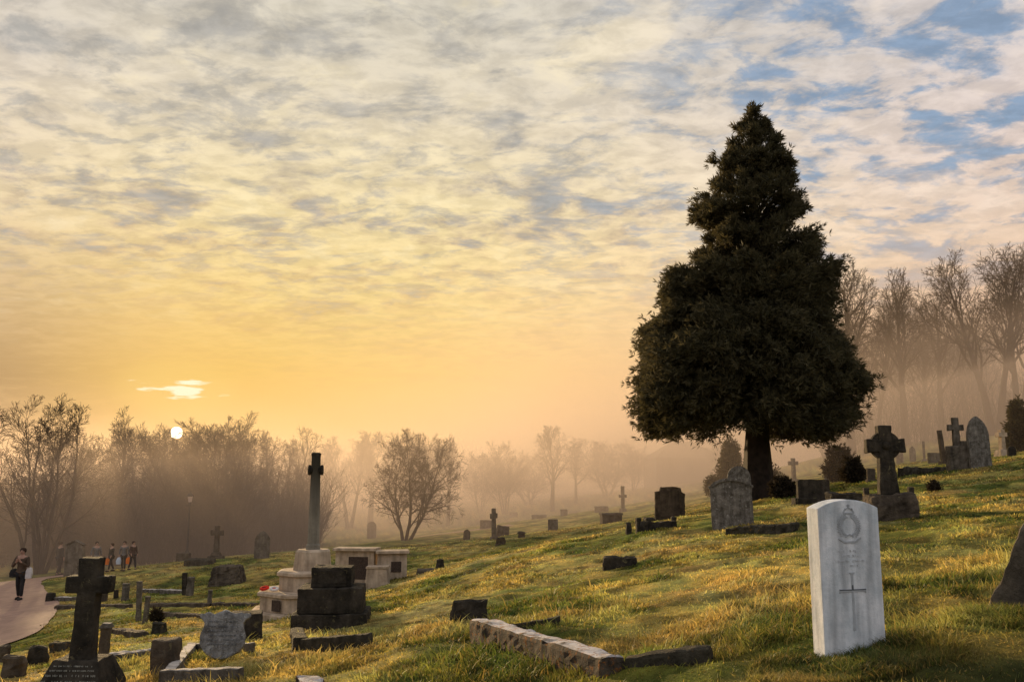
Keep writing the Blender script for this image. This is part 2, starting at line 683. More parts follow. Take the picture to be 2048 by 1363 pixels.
az = np.r_[np.linspace(-180, -42, 30, endpoint=False), np.linspace(-42, 42, 560), np.linspace(42, 180, 31)[1:-1]]
rr = np.r_[0.05, np.geomspace(1.2, 60, 430), np.geomspace(62, 6000, 60)]
AZ, RR = np.meshgrid(np.radians(az), rr)
GX, GY = RR * np.sin(AZ), RR * np.cos(AZ)
GZ = ground_z(GX, GY)
na, nr = len(az), len(rr)
ii = np.arange(nr - 1)[:, None] * na
jj = np.arange(na)[None, :]
j2 = (jj + 1) % na
quads = np.stack([ii + jj, ii + j2, ii + na + j2, ii + na + jj], -1).reshape(-1, 4)[:, ::-1]
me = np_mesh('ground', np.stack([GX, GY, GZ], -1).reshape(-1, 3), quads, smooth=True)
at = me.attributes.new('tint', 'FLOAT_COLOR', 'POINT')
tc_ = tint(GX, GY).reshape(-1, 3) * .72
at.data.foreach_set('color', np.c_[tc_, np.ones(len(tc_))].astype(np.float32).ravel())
tag(link('ground', me, 'turf'), kind='structure')

pv, pf = [], []
W_ = 7
for i, (cx, cy, w) in enumerate(_pd):
    t = _pd[min(i + 1, len(_pd) - 1)] - _pd[max(i - 1, 0)]
    nx, ny = t[1], -t[0]
    l = math.hypot(nx, ny)
    for k in range(W_):
        s_ = (k / (W_ - 1) * 2 - 1) * (w + .16 * (float(fbm(np.array([cy * .9]), np.array([k * 3.]), 5)[0]) - .5))
        pv.append((cx + nx / l * s_, cy + ny / l * s_, 0))
pv = np.array(pv)
pv[:, 2] = terrain(pv[:, 0], pv[:, 1]) + .012
for i in range(len(_pd) - 1):
    for k in range(W_ - 1):
        a_ = i * W_ + k
        pf.append((a_, a_ + 1, a_ + W_ + 1, a_ + W_))
tag(link('path', np_mesh('path', pv, pf, smooth=True), 'tarmac_path'), kind='structure')


def blades(n, rmin, rmax, amax, hmul=1.0, wmul=1.0, region=None):
    """n grass blades, thicker on the ground the nearer they stand"""
    r = rmin * (rmax / rmin) ** rng.random(n)
    a = np.radians(rng.uniform(-amax, amax, n))
    x, y = r * np.sin(a), r * np.cos(a)
    keep = path_dist(x, y) > rng.uniform(-.12, .04, n)
    if region is not None:
        keep &= region(x, y)
    x, y, r = x[keep], y[keep], r[keep]
    n = len(x)
    z = ground_z(x, y)
    tall = fbm(x * 1.3, y * 1.3, 71, 3)
    h = (.020 + .046 * np.clip((tall - .35) / .35, 0, 1) ** 1.5) * rng.uniform(.5, 1.4, n) * hmul
    w = np.maximum(.003, r * .0008) * rng.uniform(.7, 1.4, n) * wmul
    ang = rng.uniform(0, 2 * np.pi, n)
    comb = fbm(x * 2.4, y * 2.4, 91, 3) * 16
    lean = h * rng.uniform(.1, 1.3, n)
    lx, ly = np.cos(comb + rng.normal(0, 1.3, n)) * lean, np.sin(comb + rng.normal(0, 1.3, n)) * lean
    dx, dy = np.cos(ang) * w, np.sin(ang) * w
    B = np.stack([x, y, z - .012], -1)
    D = np.stack([dx, dy, np.zeros(n)], -1)
    Ln = np.stack([lx, ly, np.zeros(n)], -1)
    H = np.stack([np.zeros(n), np.zeros(n), h], -1)
    V = np.stack([B - D, B + D, B + .35 * Ln + .6 * H + D * .75, B + .35 * Ln + .6 * H - D * .75, B + Ln + H * .95], 1)
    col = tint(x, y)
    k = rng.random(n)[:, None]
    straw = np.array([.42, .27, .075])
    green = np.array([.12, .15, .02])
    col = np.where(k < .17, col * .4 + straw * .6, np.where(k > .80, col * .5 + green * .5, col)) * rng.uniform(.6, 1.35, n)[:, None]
    return V, col


def build_grass():
    parts = [blades(520000, 3.2, 42, 40, .85), blades(22000, 3.2, 11, 40, 1.9, .7),
             blades(420000, 3.6, 7, 36, 2.2, .7, lambda x, y: (np.hypot((x - 1.75) / .55, (y - 4.75) / .35) < 1) | (np.hypot((x - 3.0) / .5, (y - 5.3) / .3) < 1)),
             blades(200000, 5, 12, 40, 1.8, .8, lambda x, y: (np.hypot((x - .9) / .9, (y - 5.6) / .2) < 1))]
    V = np.concatenate([p[0] for p in parts])
    col = np.concatenate([p[1] for p in parts])
    n = len(V)
    b = np.arange(n)[:, None] * 5
    me = np_mesh('grass', V.reshape(-1, 3), b + np.array([[0, 1, 2, 3]]), b + np.array([[3, 2, 4]]))
    at = me.attributes.new('tint', 'FLOAT_COLOR', 'POINT')
    c = np.repeat(col, 5, 0)
    at.data.foreach_set('color', np.c_[c, np.ones(len(c))].astype(np.float32).ravel())
    tag(link('grass', me, 'grass_blades'), kind='stuff')


build_grass()

# ------------------------------------------------------------------ headstones and kerbs
def jit(outl, amt, seed=0, step=.05):
    """a worn outline: points every few centimetres, each a little off"""
    out = []
    n = len(outl)
    for i in range(n):
        a, b = Vector(outl[i]), Vector(outl[(i + 1) % n])
        m = max(1, int((b - a).length / step))
        for k in range(m):
            p = a.lerp(b, k / m)
            v = mnoise.noise_vector(Vector((p.x * 9 + seed * 7.3, p.y * 9, seed * 2.1)))
            out.append((p.x + v.x * amt, p.y + v.y * amt))
    return out


SINK = -.25


def out_round(w, h, sh=None):          # round-topped
    sh = h - w / 2 if sh is None else sh
    return [(-w / 2, SINK), (w / 2, SINK)] + arc(0, sh, w / 2, 0, 180, 12, h - sh)


def out_gothic(w, h, k=.62):           # pointed arch
    s = h * k
    R_, o = w * 1.0, w / 2
    a1 = math.degrees(math.acos(.5))
    pr = [(w / 2 - w + w * math.cos(R(t)), s + (h - s) * math.sin(R(t)) / math.sin(R(a1))) for t in np.linspace(0, a1, 7)]
    pl = [(-x, z) for x, z in pr[::-1]][1:]
    return [(-w / 2, SINK), (w / 2, SINK)] + pr + pl


def out_shoulder(w, h):                # shoulders and a segmental top
    s = h * .80
    return [(-w / 2, SINK), (w / 2, SINK), (w / 2 * 1.0, s), (w / 2 * 1.06, s), (w / 2 * 1.06, s + .04)] + \
        arc(0, s + .03, w / 2 * .93, 12, 168, 12, h - s - .03) + [(-w / 2 * 1.06, s + .04), (-w / 2 * 1.06, s), (-w / 2, s)]


def out_flat(w, h, c=.06):
    return [(-w / 2, SINK), (w / 2, SINK), (w / 2, h - c * h), (w / 2 - c * w, h), (-w / 2 + c * w, h), (-w / 2, h - c * h)]


def out_gable(w, h):
    s = h * .86
    return [(-w / 2, SINK), (w / 2, SINK), (w / 2, s), (0, h), (-w / 2, s)]


def headstone(px, py, wpx, hpx, kind, mat, label, rz=0., tilt=(0, 0), th=None, base=False, group=None, name='headstone', worn=.008, cat='headstone'):
    p, m = spot(px, py)
    w, h = wpx * m, hpx * m
    th = th or max(.09, w * .17)
    t = thing(name, label, cat, p, rz, tilt, group)
    if base:
        bh = h * .16
        MB().box((0, 0, (bh + SINK) / 2), (w * 1.28, th * 2.2, bh - SINK)).build('base', mat, t, .015, .012, .1, seed=px)
    f = dict(round=out_round, gothic=out_gothic, shoulder=out_shoulder, flat=out_flat, gable=out_gable)[kind]
    o = MB().prism(jit(f(w, h), worn, px), -th / 2, th / 2).build('slab', mat, t, .008, .006, .15, seed=px)
    return t, w, h, th


def block(px, py, wpx, hpx, mat, label, dep=.5, rz=0., tilt=(0, 0), group=None, name='stone_block', worn=.02, taper=(.96, .94), cat='stone'):
    p, m = spot(px, py)
    w, h = wpx * m, hpx * m
    o = MB().box((0, 0, (h + SINK) / 2), (w, max(w * dep, .08), h - SINK), taper).build(name, mat, None, .018, worn, .09, seed=px)
    o.location = p
    o.rotation_euler = (tilt[0], tilt[1], rz)
    return tag(o, label, cat, group)


def kerb_bar(t, a, b, w, h, mat, name='kerb', worn=.012, lift=0.0, drop=.25, bev=.016):
    """a kerbstone from a to b (world points on the ground) as a part of thing t"""
    a, b = Vector(a), Vector(b)
    d = b - a
    L_ = d.length
    d.normalize()
    side = Vector((d.y, -d.x, 0)).normalized()
    up = Vector((0, 0, 1))
    V = []
    for p in (a, b):
        for sx, sz in ((-1, 0), (1, 0), (1, 1), (-1, 1)):
            V.append(p + side * (sx * w / 2) + up * (h if sz else -drop) + up * lift - t.location)
    m = MB()
    m.add(V, [(0, 1, 2, 3), (7, 6, 5, 4), (0, 4, 5, 1), (1, 5, 6, 2), (2, 6, 7, 3), (3, 7, 4, 0)])
    return m.build(name, mat, t, bev, worn, .07, seed=a.x * 10)


def cross_parts(t, w, h, sw, sh, arm_z, arm_h, th, mat, worn=.006, flare=1.0):
    """shaft with tapering sides and a pair of arms; h is the full height above z0=sh"""
    z0 = sh
    aw = w / 2
    b0, b1 = sw / 2, sw / 2 * .82
    zt = z0 + h
    za0, za1 = z0 + arm_z - arm_h / 2, z0 + arm_z + arm_h / 2
    outl = [(-b0, z0 - .02), (b0, z0 - .02), (b1, za0), (aw, za0 - arm_h * .06 * flare), (aw, za1 + arm_h * .06 * flare), (b1, za1), (b1 * 1.08, zt), (-b1 * 1.08, zt), (-b1, za1), (-aw, za1 + arm_h * .06 * flare), (-aw, za0 - arm_h * .06 * flare), (-b1, za0)]
    return MB().prism(jit(outl, worn, w * 31 + h), -th / 2, th / 2).build('cross', mat, t, .012, .006, .12, seed=h * 7)


def scribble(mb, x0, x1, z, hh, y, seed, gap=1.0):
    """a line of worn, unreadable letters"""
    rs = random.Random(seed)
    x = x0
    while x < x1:
        n = rs.randint(3, 8)
        for _ in range(n):
            w = hh * rs.uniform(.45, .75)
            if x + w > x1: break
            if rs.random() < .85:
                mb.box((x + w * .15, y, z + hh / 2), (hh * .16, .004, hh * rs.uniform(.7, 1)))
                if rs.random() < .7:
                    mb.box((x + w * .55, y - .0005, z + hh * rs.choice((.12, .5, .9))), (w * .6, .004, hh * .15))
                if rs.random() < .5:
                    mb.box((x + w * .8, y - .001, z + hh / 2), (hh * .15, .004, hh * rs.uniform(.5, .95)))
            x += w + hh * .22
        x += hh * .55
    return mb


# --- the white war grave headstone
p, m = spot(1700, 1304)
p.z = tz(p.x, p.y)
t = thing('war_headstone', 'white portland stone war headstone with carved badge and cross, nearest and tallest pale stone', 'headstone', p, R(11), (R(1.0), R(-.6)))
W0, H0, T0 = 133 * m, 300 * m, .120
top = arc(0, H0 - .075 - W0 * .93, W0 * 1.06, 90 - 28.2, 90 + 28.2, 14)
zmax = max(z for _, z in top)
top = [(x, z + H0 - zmax) for x, z in top]
MB().prism([(-W0 / 2, SINK), (W0 / 2, SINK)] + top, -T0 / 2, T0 / 2).build('slab', 'portland', t, .004)
yf = -T0 / 2 - .001
kx = W0 / .38
mb = MB()                                # carved cross of sacrifice
cz = H0 * .405
mb.box((0.0, yf, H0 * .335), (.013 * kx, .004, H0 * .37))
mb.box((0.0, yf - .0007, cz), (.165 * kx, .004, .011 * kx))
for q in (-1, 1):
    mb.box((q * .080 * kx, yf - .0014, cz), (.006 * kx, .004, .024 * kx))
mb.box((0.0, yf - .0014, H0 * .52), (.030 * kx, .004, .008 * kx))
mb.build('carved_cross', 'faint_carving', t)
mb = MB()
mb.box((0, yf - .0021, cz + .006 * kx), (.165 * kx, .004, .005 * kx))
mb.box((0, yf - .0021, cz + .02 * kx), (.006 * kx, .004, .024 * kx))
mb.build('cross_shadow_line', 'carving', t)
mb = MB()                                # regimental badge: wreath under a crown, scroll below
bz = H0 * .825
for a0 in list(range(-50, 75, 11)) + list(range(105, 231, 11)):
    a = R(a0)
    for k_, (rx, rz_) in enumerate(((.066, .070), (.050, .056))):
        mb.box((rx * kx * math.cos(a), yf - .0004 * k_, bz + rz_ * kx * math.sin(a)), (.021 * kx, .004, .006 * kx), rot=Matrix.Rotation(-a + (.8 if k_ else -.8) + math.pi / 2, 3, 'Y'))
for q, d, an in (((0, .074), (.070, .009), 0), ((-.026, .090), (.008, .026), .5), ((.026, .090), (.008, .026), -.5), ((-.012, .100), (.026, .007), -.5), ((.012, .100), (.026, .007), .5), ((0, .114), (.007, .022), 0), ((0, .117), (.020, .006), 0),
                 ((-.030, -.040), (.040, .008), .7), ((.030, -.040), (.040, .008), -.7), ((-.012, -.052), (.03, .007), -.5), ((.012, -.052), (.03, .007), .5), ((0, -.088), (.060, .010), 0), ((-.050, -.078), (.046, .010), .55), ((.050, -.078), (.046, .010), -.55)):
    mb.box((q[0] * kx, yf - .0009, bz + q[1] * kx), (d[0] * kx, .004, d[1] * kx), rot=Matrix.Rotation(an, 3, 'Y'))
mb.build('carved_badge', 'faint_carving', t)
mb = MB()
for i, (hw, z) in enumerate(((.075, H0 * .655), (.06, H0 * .625), (.09, H0 * .59), (.05, H0 * .56))):
    scribble(mb, -hw, hw, z, .013, yf + .0012, 40 + i)
mb.build('lettering', 'fainter_carving', t)

# --- leaning stone cut by the frame on the right
p, m = spot(2062, 1218)
t = thing('headstone', 'mottled grey headstone tilting over, half cut off by the edge of the picture', 'headstone', p, R(-35), (R(-6), R(24)))
MB().prism(jit(out_flat(.40, .66, .12), .014, 5), -.09, .09).build('slab', 'grey_stone', t, .015, .014, .07, seed=3)

# --- the long lichen-crusted kerb set
a, ma = spot(955, 1272)
b, mb_ = spot(1225, 1352)
c, mc = spot(1385, 1336)
t = thing('kerbed_grave', 'sunken grave with a thick tilted kerb crusted in white and orange lichen', 'grave', a)
b2 = b + (b - a).normalized() * .02
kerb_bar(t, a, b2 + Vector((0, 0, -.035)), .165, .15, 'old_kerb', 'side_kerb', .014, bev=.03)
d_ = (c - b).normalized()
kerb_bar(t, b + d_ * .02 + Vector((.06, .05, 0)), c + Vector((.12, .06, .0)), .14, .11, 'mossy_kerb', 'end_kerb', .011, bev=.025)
e, _ = spot(1120, 1243)
kerb_bar(t, a + Vector((.1, .12, .0)), e, .08, .05, 'mossy_kerb', 'head_kerb', .01)
# --- kerb end low in the frame
a, _ = spot(612, 1395)
b, _ = spot(660, 1470)
t = thing('kerb_stone', 'pale lichened kerb end poking up at the bottom edge below the black tiered plinth', 'kerb stone', a)
kerb_bar(t, a, b, .15, .15, 'old_kerb', 'kerb', .018)

# --- big dark cross on inscribed plinth, left
p, m = spot(160, 1392)
t = thing('stone_cross', 'large dark stone cross on a sloping inscribed plinth beside the shield stone', 'cross', p, R(4), (0, R(1.2)))
pl = 118 * m
ph = 74 * m
V = []
bw, tw, bd, td = 126 * m / 2, 88 * m / 2, .30, .15
mbx = MB()
mbx.add([(-bw, -bd, SINK), (bw, -bd, SINK), (bw, bd, SINK), (-bw, bd, SINK), (-bw, -bd, ph * .25), (bw, -bd, ph * .25), (bw, bd, ph * .25), (-bw, bd, ph * .25),
         (-tw, -td, ph), (tw, -td, ph), (tw, td, ph), (-tw, td, ph)],
        [(3, 2, 1, 0), (0, 1, 5, 4), (1, 2, 6, 5), (2, 3, 7, 6), (3, 0, 4, 7), (4, 5, 9, 8), (5, 6, 10, 9), (6, 7, 11, 10), (7, 4, 8, 11), (8, 9, 10, 11)])
mbx.build('plinth', 'dark_block', t, .012, .006, .1, seed=2)
mbx = MB()
for i, k in enumerate((.86, .76, .64, .52, .42, .32)):
    z = ph * k
    y = -(bd + (td - bd) * (k - .25) / .75) - .006
    scribble(mbx, -.15 - .02 * i, .15 + .02 * i, z, .017 if i in (2,) else .012, y, 70 + i)
mbx.build('lettering', 'worn_letters', t)
cross_parts(t, 84 * m, 194 * m, 44 * m, ph, 142 * m, 30 * m, .15, 'dark_stone')

# --- shield stone, its pale kerb and the box behind it
p, m = spot(442, 1318)
t = thing('shield_headstone', 'grey heraldic shield shaped headstone leaning back inside a pale kerb', 'headstone', p, R(10), (R(-10), R(2)))
w, h = 95 * m, 94 * m
ol = [(0, 0), (.16, .03), (.36, .14), (.47, .30), (.47, .46), (.40, .62), (.385, .72), (.44, .80), (.52, .86), (.50, .93), (.40, .93), (.34, .96), (.24, .90), (.12, .93), (0, .99)]
ol = [(x * w, z * h) for x, z in ol]
ol = ol + [(-x, z) for x, z in ol[::-1][1:-1]]
MB().prism(jit(ol, .006, 3, .03), -.075, .05).build('slab', 'shield_stone', t, .012, .012, .06, seed=8)
mbx = MB()
for i, k in enumerate((.74, .64, .55, .46, .37, .28)):
    scribble(mbx, -w * .3 + .01 * (i % 2), w * .3, h * k, .013, -.082, 170 + i)
mbx.build('lettering', 'carving', t)
A_, _ = spot(332, 1366)
B_, _ = spot(384, 1304)
C_, _ = spot(482, 1362)
D_, _ = spot(498, 1306)
t = thing('kerbed_grave', 'pale kerb frame round the shield stone', 'grave', A_)
kerb_bar(t, A_ + Vector((0, .06, 0)), B_, .10, .10, 'pale_kerb', 'side_kerb', .008)
kerb_bar(t, A_ + Vector((-.04, 0, 0)), C_, .09, .105, 'pale_kerb', 'end_kerb', .008)
kerb_bar(t, B_ + Vector((-.03, .06, 0)), D_ + Vector((0, .1, 0)), .09, .09, 'pale_kerb', 'head_kerb', .008)
block(492, 1276, 62, 52, 'dark_block', 'black stone box behind the shield stone', .9, R(14), worn=.012)
block(330, 1342, 48, 62, 'brown_stone', 'squat brown stone box next to the shield stone kerb', .8, R(-12), worn=.015)

# --- dark stepped plinth, three tiers, in the middle ground
p, m = spot(664, 1246)
t = thing('stepped_plinth', 'black stone plinth of three heavy tiers that has lost its cross', 'monument', p, R(5))
z = SINK
for i, (wp, hp, dz) in enumerate(((146, 26, 0), (126, 48, 0), (78, 38, 0))):
    h_ = hp * m + (-SINK if i == 0 else 0)
    z1 = z + h_
    o = MB().box((0, 0, (z + z1) / 2), (wp * m, wp * m * .9, h_ - .002), (.985, .985)).build('tier', 'dark_block', t, .014, .012, .09, seed=i + 20)
    z = z1
MB().box((0, -78 * m * .45 - .004, z - 18 * m), (58 * m, .012, 24 * m)).build('inscription_panel', 'dark_block', t, .003)
a, _ = spot(592, 1275)
b, _ = spot(600, 1296)
c, _ = spot(735, 1289)
t = thing('kerbed_grave', 'low sunken kerb in the grass below the black tiered plinth', 'grave', b)
kerb_bar(t, a, b, .14, .11, 'mossy_kerb', 'side_kerb')
kerb_bar(t, b + Vector((.05, 0, 0)), c, .14, .10, 'mossy_kerb', 'end_kerb')

# --- the war memorial cross
p, m = spot(622, 1222)
t = thing('war_memorial', 'tall pale war memorial cross on octagonal steps', 'memorial', p, R(8))
o8 = math.pi / 8
t.scale = (1, 1, .935)
MB().lathe([(124 * m, SINK * 2), (124 * m, 7 * m), (116 * m, 9 * m)], 8, rot=o8).build('paving_step', 'memorial_stone', t, .008)
MB().lathe([(103 * m, 9 * m), (103 * m, 38 * m), (109 * m, 40 * m), (109 * m, 46 * m), (104 * m, 48 * m)], 8, rot=o8).build('lower_step', 'memorial_stone', t, .006)
MB().lathe([(67 * m, 48 * m), (66 * m, 76 * m), (72 * m, 79 * m), (72 * m, 85 * m), (64 * m, 88 * m)], 8, rot=o8).build('middle_step', 'memorial_stone', t, .006)
MB().lathe([(40 * m, 88 * m), (36 * m, 126 * m), (32 * m, 130 * m)], 8, rot=o8).build('pedestal', 'memorial_stone', t, .006)
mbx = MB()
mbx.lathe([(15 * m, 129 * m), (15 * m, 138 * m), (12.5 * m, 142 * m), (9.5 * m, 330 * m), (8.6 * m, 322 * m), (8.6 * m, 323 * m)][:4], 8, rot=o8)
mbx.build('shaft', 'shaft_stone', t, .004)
for s_ in (-1, 1):
    MB().lathe([(9 * m, 0), (9.5 * m, 5 * m), (12 * m, 6.5 * m), (12 * m, 9.5 * m), (9 * m, 11 * m)], 8, rot=o8).build('arm', 'dark_block', t).matrix_local = Matrix.Translation((s_ * 4.5 * m, 0, 299 * m)) @ Matrix.Rotation(s_ * math.pi / 2, 4, 'Y')
MB().lathe([(9.0 * m, 328 * m), (10.5 * m, 331 * m), (10.5 * m, 335 * m), (7 * m, 337 * m)], 8, rot=o8).build('cap', 'dark_block', t)
MB().box((-60 * m, -81 * m, 24 * m), (24 * m, .01, 22 * m), rot=Matrix.Rotation(R(-45), 3, 'Z')).build('bronze_plaque', 'blurred_panel', t)
Pm, Mm = p, m
# wreaths on the lower step
for i, (dx, dy, mat_, lab) in enumerate(((-84, -40, 'red_poppy', 'red poppy wreath lying on the memorial step'), (-62, -52, 'white_flower', 'white and red flower wreath lying on the memorial step'))):
    root = thing('wreath', lab, 'wreath', p + Vector((dx * m, dy * m, 49 * m)), i * .7, (R(14), R(-6)))
    rad = 6.5 * m
    mbx = MB()
    for k in range(16):
        a = 2 * math.pi * k / 16
        mbx.lathe([(.014, -.012), (.025, .006), (.02, .026), (.006, .03)], 6, c=(rad * math.cos(a), rad * math.sin(a)))
    mbx.build('petals', mat_, root)
    MB().lathe([(.03, 0), (.035, .012), (.012, .02)], 8).build('centre', 'red_poppy' if i else 'dark_cloth', root)

# --- stone screen wall with name panels behind the memorial
p, m = spot(742, 1166)
t = thing('memorial_wall', 'low pale stone screen wall with coping and dark name panels behind the memorial cross', 'wall', p, R(0))
for sx, w_, y_, h_, rz_ in ((-32, 80, 10, 64, -6), (42, 58, -6, 60, 10)):
    rm = Matrix.Rotation(R(rz_), 3, 'Z')
    MB().box((sx * m, y_ * m, (h_ * m + SINK * 2) / 2), (w_ * m, .32, h_ * m - SINK * 2), rot=rm).build('wall_panel', 'memorial_stone', t, .008, .004, .3)
    MB().box((sx * m, y_ * m, h_ * m + 2.5 * m), ((w_ + 8) * m, .56, 5.5 * m), rot=rm).build('coping', 'memorial_stone', t, .01)
MB().box((-26 * m, 10 * m - .165, 30 * m), (40 * m, .02, 44 * m), rot=Matrix.Rotation(R(-6), 3, 'Z')).build('name_panel', 'blurred_panel', t, .004)
MB().box((52 * m, -6 * m - .155, 34 * m), (20 * m, .02, 20 * m), rot=Matrix.Rotation(R(10), 3, 'Z')).build('name_panel', 'blurred_panel', t, .004)
MB().box((22 * m, -.75, (36 * m + SINK) / 2), (48 * m, .5, 36 * m - SINK), (.8, .8)).build('low_pier', 'memorial_stone', t, .02, .01, .2)
MB().box((22 * m, -.75, 37.5 * m), (42 * m, .46, 4 * m)).build('pier_cap', 'memorial_stone', t, .008)

# --- small dark stones on the open slope
block(940, 1240, 66, 40, 'dark_block', 'dark broken stone block sitting above the lichened kerb', .4, R(6), worn=.03, taper=(1.06, 1))
block(1240, 1130, 66, 17, 'dark_block', 'dark mossy stone edge half buried in the middle of the slope', .5, R(-4), worn=.03)
p, m = spot(870, 1141)
t = thing('broken_grave', 'flat broken slab with a small stump on it below the bare tree', 'grave', p, R(8))
MB().box((-5 * m, 0, -.04), (62 * m, .7, .16), (.95, .95)).build('slab', 'brown_stone', t, .02, .02, .1, seed=4)
MB().box((10 * m, 0, .03 + 10 * m), (18 * m, .22, 20 * m), (.7, .7)).build('stump', 'dark_block', t, .02, .02, .08, seed=5)

# --- mid slope
headstone(523, 1115, 30, 53, 'gothic', 'grey_stone', 'grey pointed arch headstone standing on the crest beside the memorial shaft', R(3), (0, R(1)))
p, m = spot(432, 1117)
t = thing('stone_cross', 'small weathered cross on a stepped foot on the crest under the wood', 'cross', p, R(-5))
MB().box((0, 0, (6 * m + SINK) / 2), (30 * m, .5, 6 * m - SINK), (.9, .9)).build('step', 'brown_stone', t, .02, .01)
MB().box((0, 0, 9.5 * m), (18 * m, .34, 7 * m), (.8, .8)).build('foot', 'brown_stone', t, .02, .01)
cross_parts(t, 25 * m, 52 * m, 10 * m, 13 * m, 38 * m, 9 * m, .16, 'brown_stone', flare=2)
block(367, 1121, 26, 16, 'brown_stone', 'small dark block on the crest by the lamp post foot', .6)
block(455, 1166, 70, 34, 'brown_stone', 'rounded brown tomb mound below the small cross', .9, R(4), worn=.035, taper=(.72, .7), name='mound_tomb', cat='tomb')
block(400, 1128, 52, 10, 'mossy_kerb', 'flat mossy ledger slab on the crest left of the small cross', .9, R(3), worn=.03, name='ledger_slab')
headstone(147, 1150, 40, 66, 'gable', 'grey_stone', 'grey slab headstone with a gabled top beside the path', R(-14), th=.18)
o = bpy.context.scene.objects
gt = [x for x in COL.objects if x.get('label') == 'grey slab headstone with a gabled top beside the path'][0]
_, m = spot(147, 1150)
for s_ in (-1, 1):
    MB().box((s_ * 10.5 * m, 0, 64 * m), (22.5 * m, .22, 2.2 * m), rot=Matrix.Rotation(s_ * R(24), 3, 'Y')).build('gable_coping', 'grey_stone', gt, .01)
headstone(743, 1076, 18, 33, 'round', 'grey_stone', 'small round topped headstone in the mist left of the lone bare tree', 0)
headstone(933, 1079, 14, 21, 'gothic', 'brown_stone', 'small narrow pointed stone alone right of the lone bare tree', R(12), (0, R(3)))
p, m = spot(988, 1077)
t = thing('stone_cross', 'slender pale cross seen almost edge on beside a slanting block', 'cross', p, R(66), (0, R(-2)))
MB().box((0, 0, (5 * m + SINK) / 2), (.3, .3, 5 * m - SINK), (.8, .8)).build('foot', 'grey_stone', t, .02)
cross_parts(t, 22 * m, 55 * m, 9 * m, 5 * m, 40 * m, 9 * m, .14, 'grey_stone')
block(1004, 1071, 28, 20, 'brown_stone', 'slanting brown block just behind the edge-on cross', .5, R(10), (0, R(8)), taper=(.8, .9))
block(972, 1056, 24, 16, 'grey_stone', 'faint grey block in the mist left of the edge-on cross', .5)
block(1000, 1088, 18, 13, 'dark_block', 'small dark stump at the foot of the edge-on cross', .8, worn=.05)
p, m = spot(1043, 1073)
t = thing('stone_urn_stump', 'little capped stump right of the edge-on cross', 'stone', p)
MB().box((0, 0, 2 * m), (14 * m, .3, 9 * m), (.9, .9)).build('stump', 'dark_block', t, .02, .015)
MB().box((0, 0, 9 * m), (19 * m, .42, 4 * m), (.5, .5)).build('cap', 'dark_block', t, .02, .01)
headstone(1106, 1060, 20, 22, 'flat', 'grey_stone', 'small square topped grey headstone alone on the slope', R(-6), worn=.004)
headstone(1128, 1031, 14, 13, 'flat', 'grey_stone', 'tiny faint square headstone in the mist', 0)
p, m = spot(1222, 1044)
t = thing('chest_tomb', 'long low brown chest tomb on the slope left of the broad headstone', 'tomb', p, R(6))
MB().box((0, 0, (15 * m + SINK) / 2), (40 * m, .6, 15 * m - SINK)).build('chest', 'brown_stone', t, .015, .01)
MB().box((0, 0, 17 * m), (44 * m, .75, 4 * m), (.96, .9)).build('lid', 'brown_stone', t, .02, .01)
p, m = spot(1246, 1023)
t = thing('stone_cross', 'thin grey cross in the mist on a small stepped foot above the chest tomb', 'cross', p, R(25))
MB().box((0, 0, (7 * m + SINK) / 2), (13 * m, .34, 7 * m - SINK), (.8, .8)).build('foot', 'grey_stone', t, .02)
cross_parts(t, 16 * m, 44 * m, 7 * m, 7 * m, 24 * m, 5 * m, .15, 'grey_stone')
block(1203, 1023, 28, 11, 'grey_stone', 'faint low slab in the mist left of the thin misty cross', .5)
block(1078, 1036, 30, 7, 'grey_stone', 'faint flat kerb in the mist far down the slope', .5)
block(1027, 1034, 16, 10, 'grey_stone', 'faint grey stump in the mist behind the edge-on cross', .6)

# --- broad headstone with its low enclosure
p, m = spot(1340, 1036)
t = thing('headstone', 'broad brown headstone with stepped shoulders behind a dark grave enclosure', 'headstone', p, R(-3))
MB().prism(jit([(-30 * m, SINK), (30 * m, SINK), (30 * m, 40 * m), (31 * m, 48 * m), (24 * m, 52 * m), (22 * m, 60 * m), (14 * m, 62 * m), (-18 * m, 62 * m), (-20 * m, 54 * m), (-29 * m, 52 * m), (-29 * m, 42 * m)], .01, 3), -.12, .12).build('slab', 'brown_stone', t, .015, .01, .15)
MB().prism([(-20 * m, 4 * m), (20 * m, 4 * m), (19 * m, 55 * m), (-19 * m, 55 * m)], -.15, -.11).build('raised_panel', 'brown_stone', t, .01)
p, m = spot(1312, 1058)
t = thing('grave_enclosure', 'dark low kerb with stumpy corner posts in front of the broad brown headstone', 'grave', p, R(4))
MB().box((2 * m, 0, (16 * m + SINK) / 2), (72 * m, .28, 16 * m - SINK)).build('front_kerb', 'dark_block', t, .02, .03, .1, seed=3)
for i, (x_, y_, h_) in enumerate(((-36, -.05, 22), (38, .06, 24), (2, .7, 14), (-46, .5, 12))):
    MB().box((x_ * m, y_, (h_ * m + SINK) / 2), (11 * m, .16, h_ * m - SINK), (.85, .85)).build('corner_post', 'dark_block', t, .02, .02, .08, seed=i)
MB().box((2 * m, .7, 17 * m), (20 * m, .34, 6 * m), (.9, .9)).build('post_cap', 'dark_block', t, .02, .015)

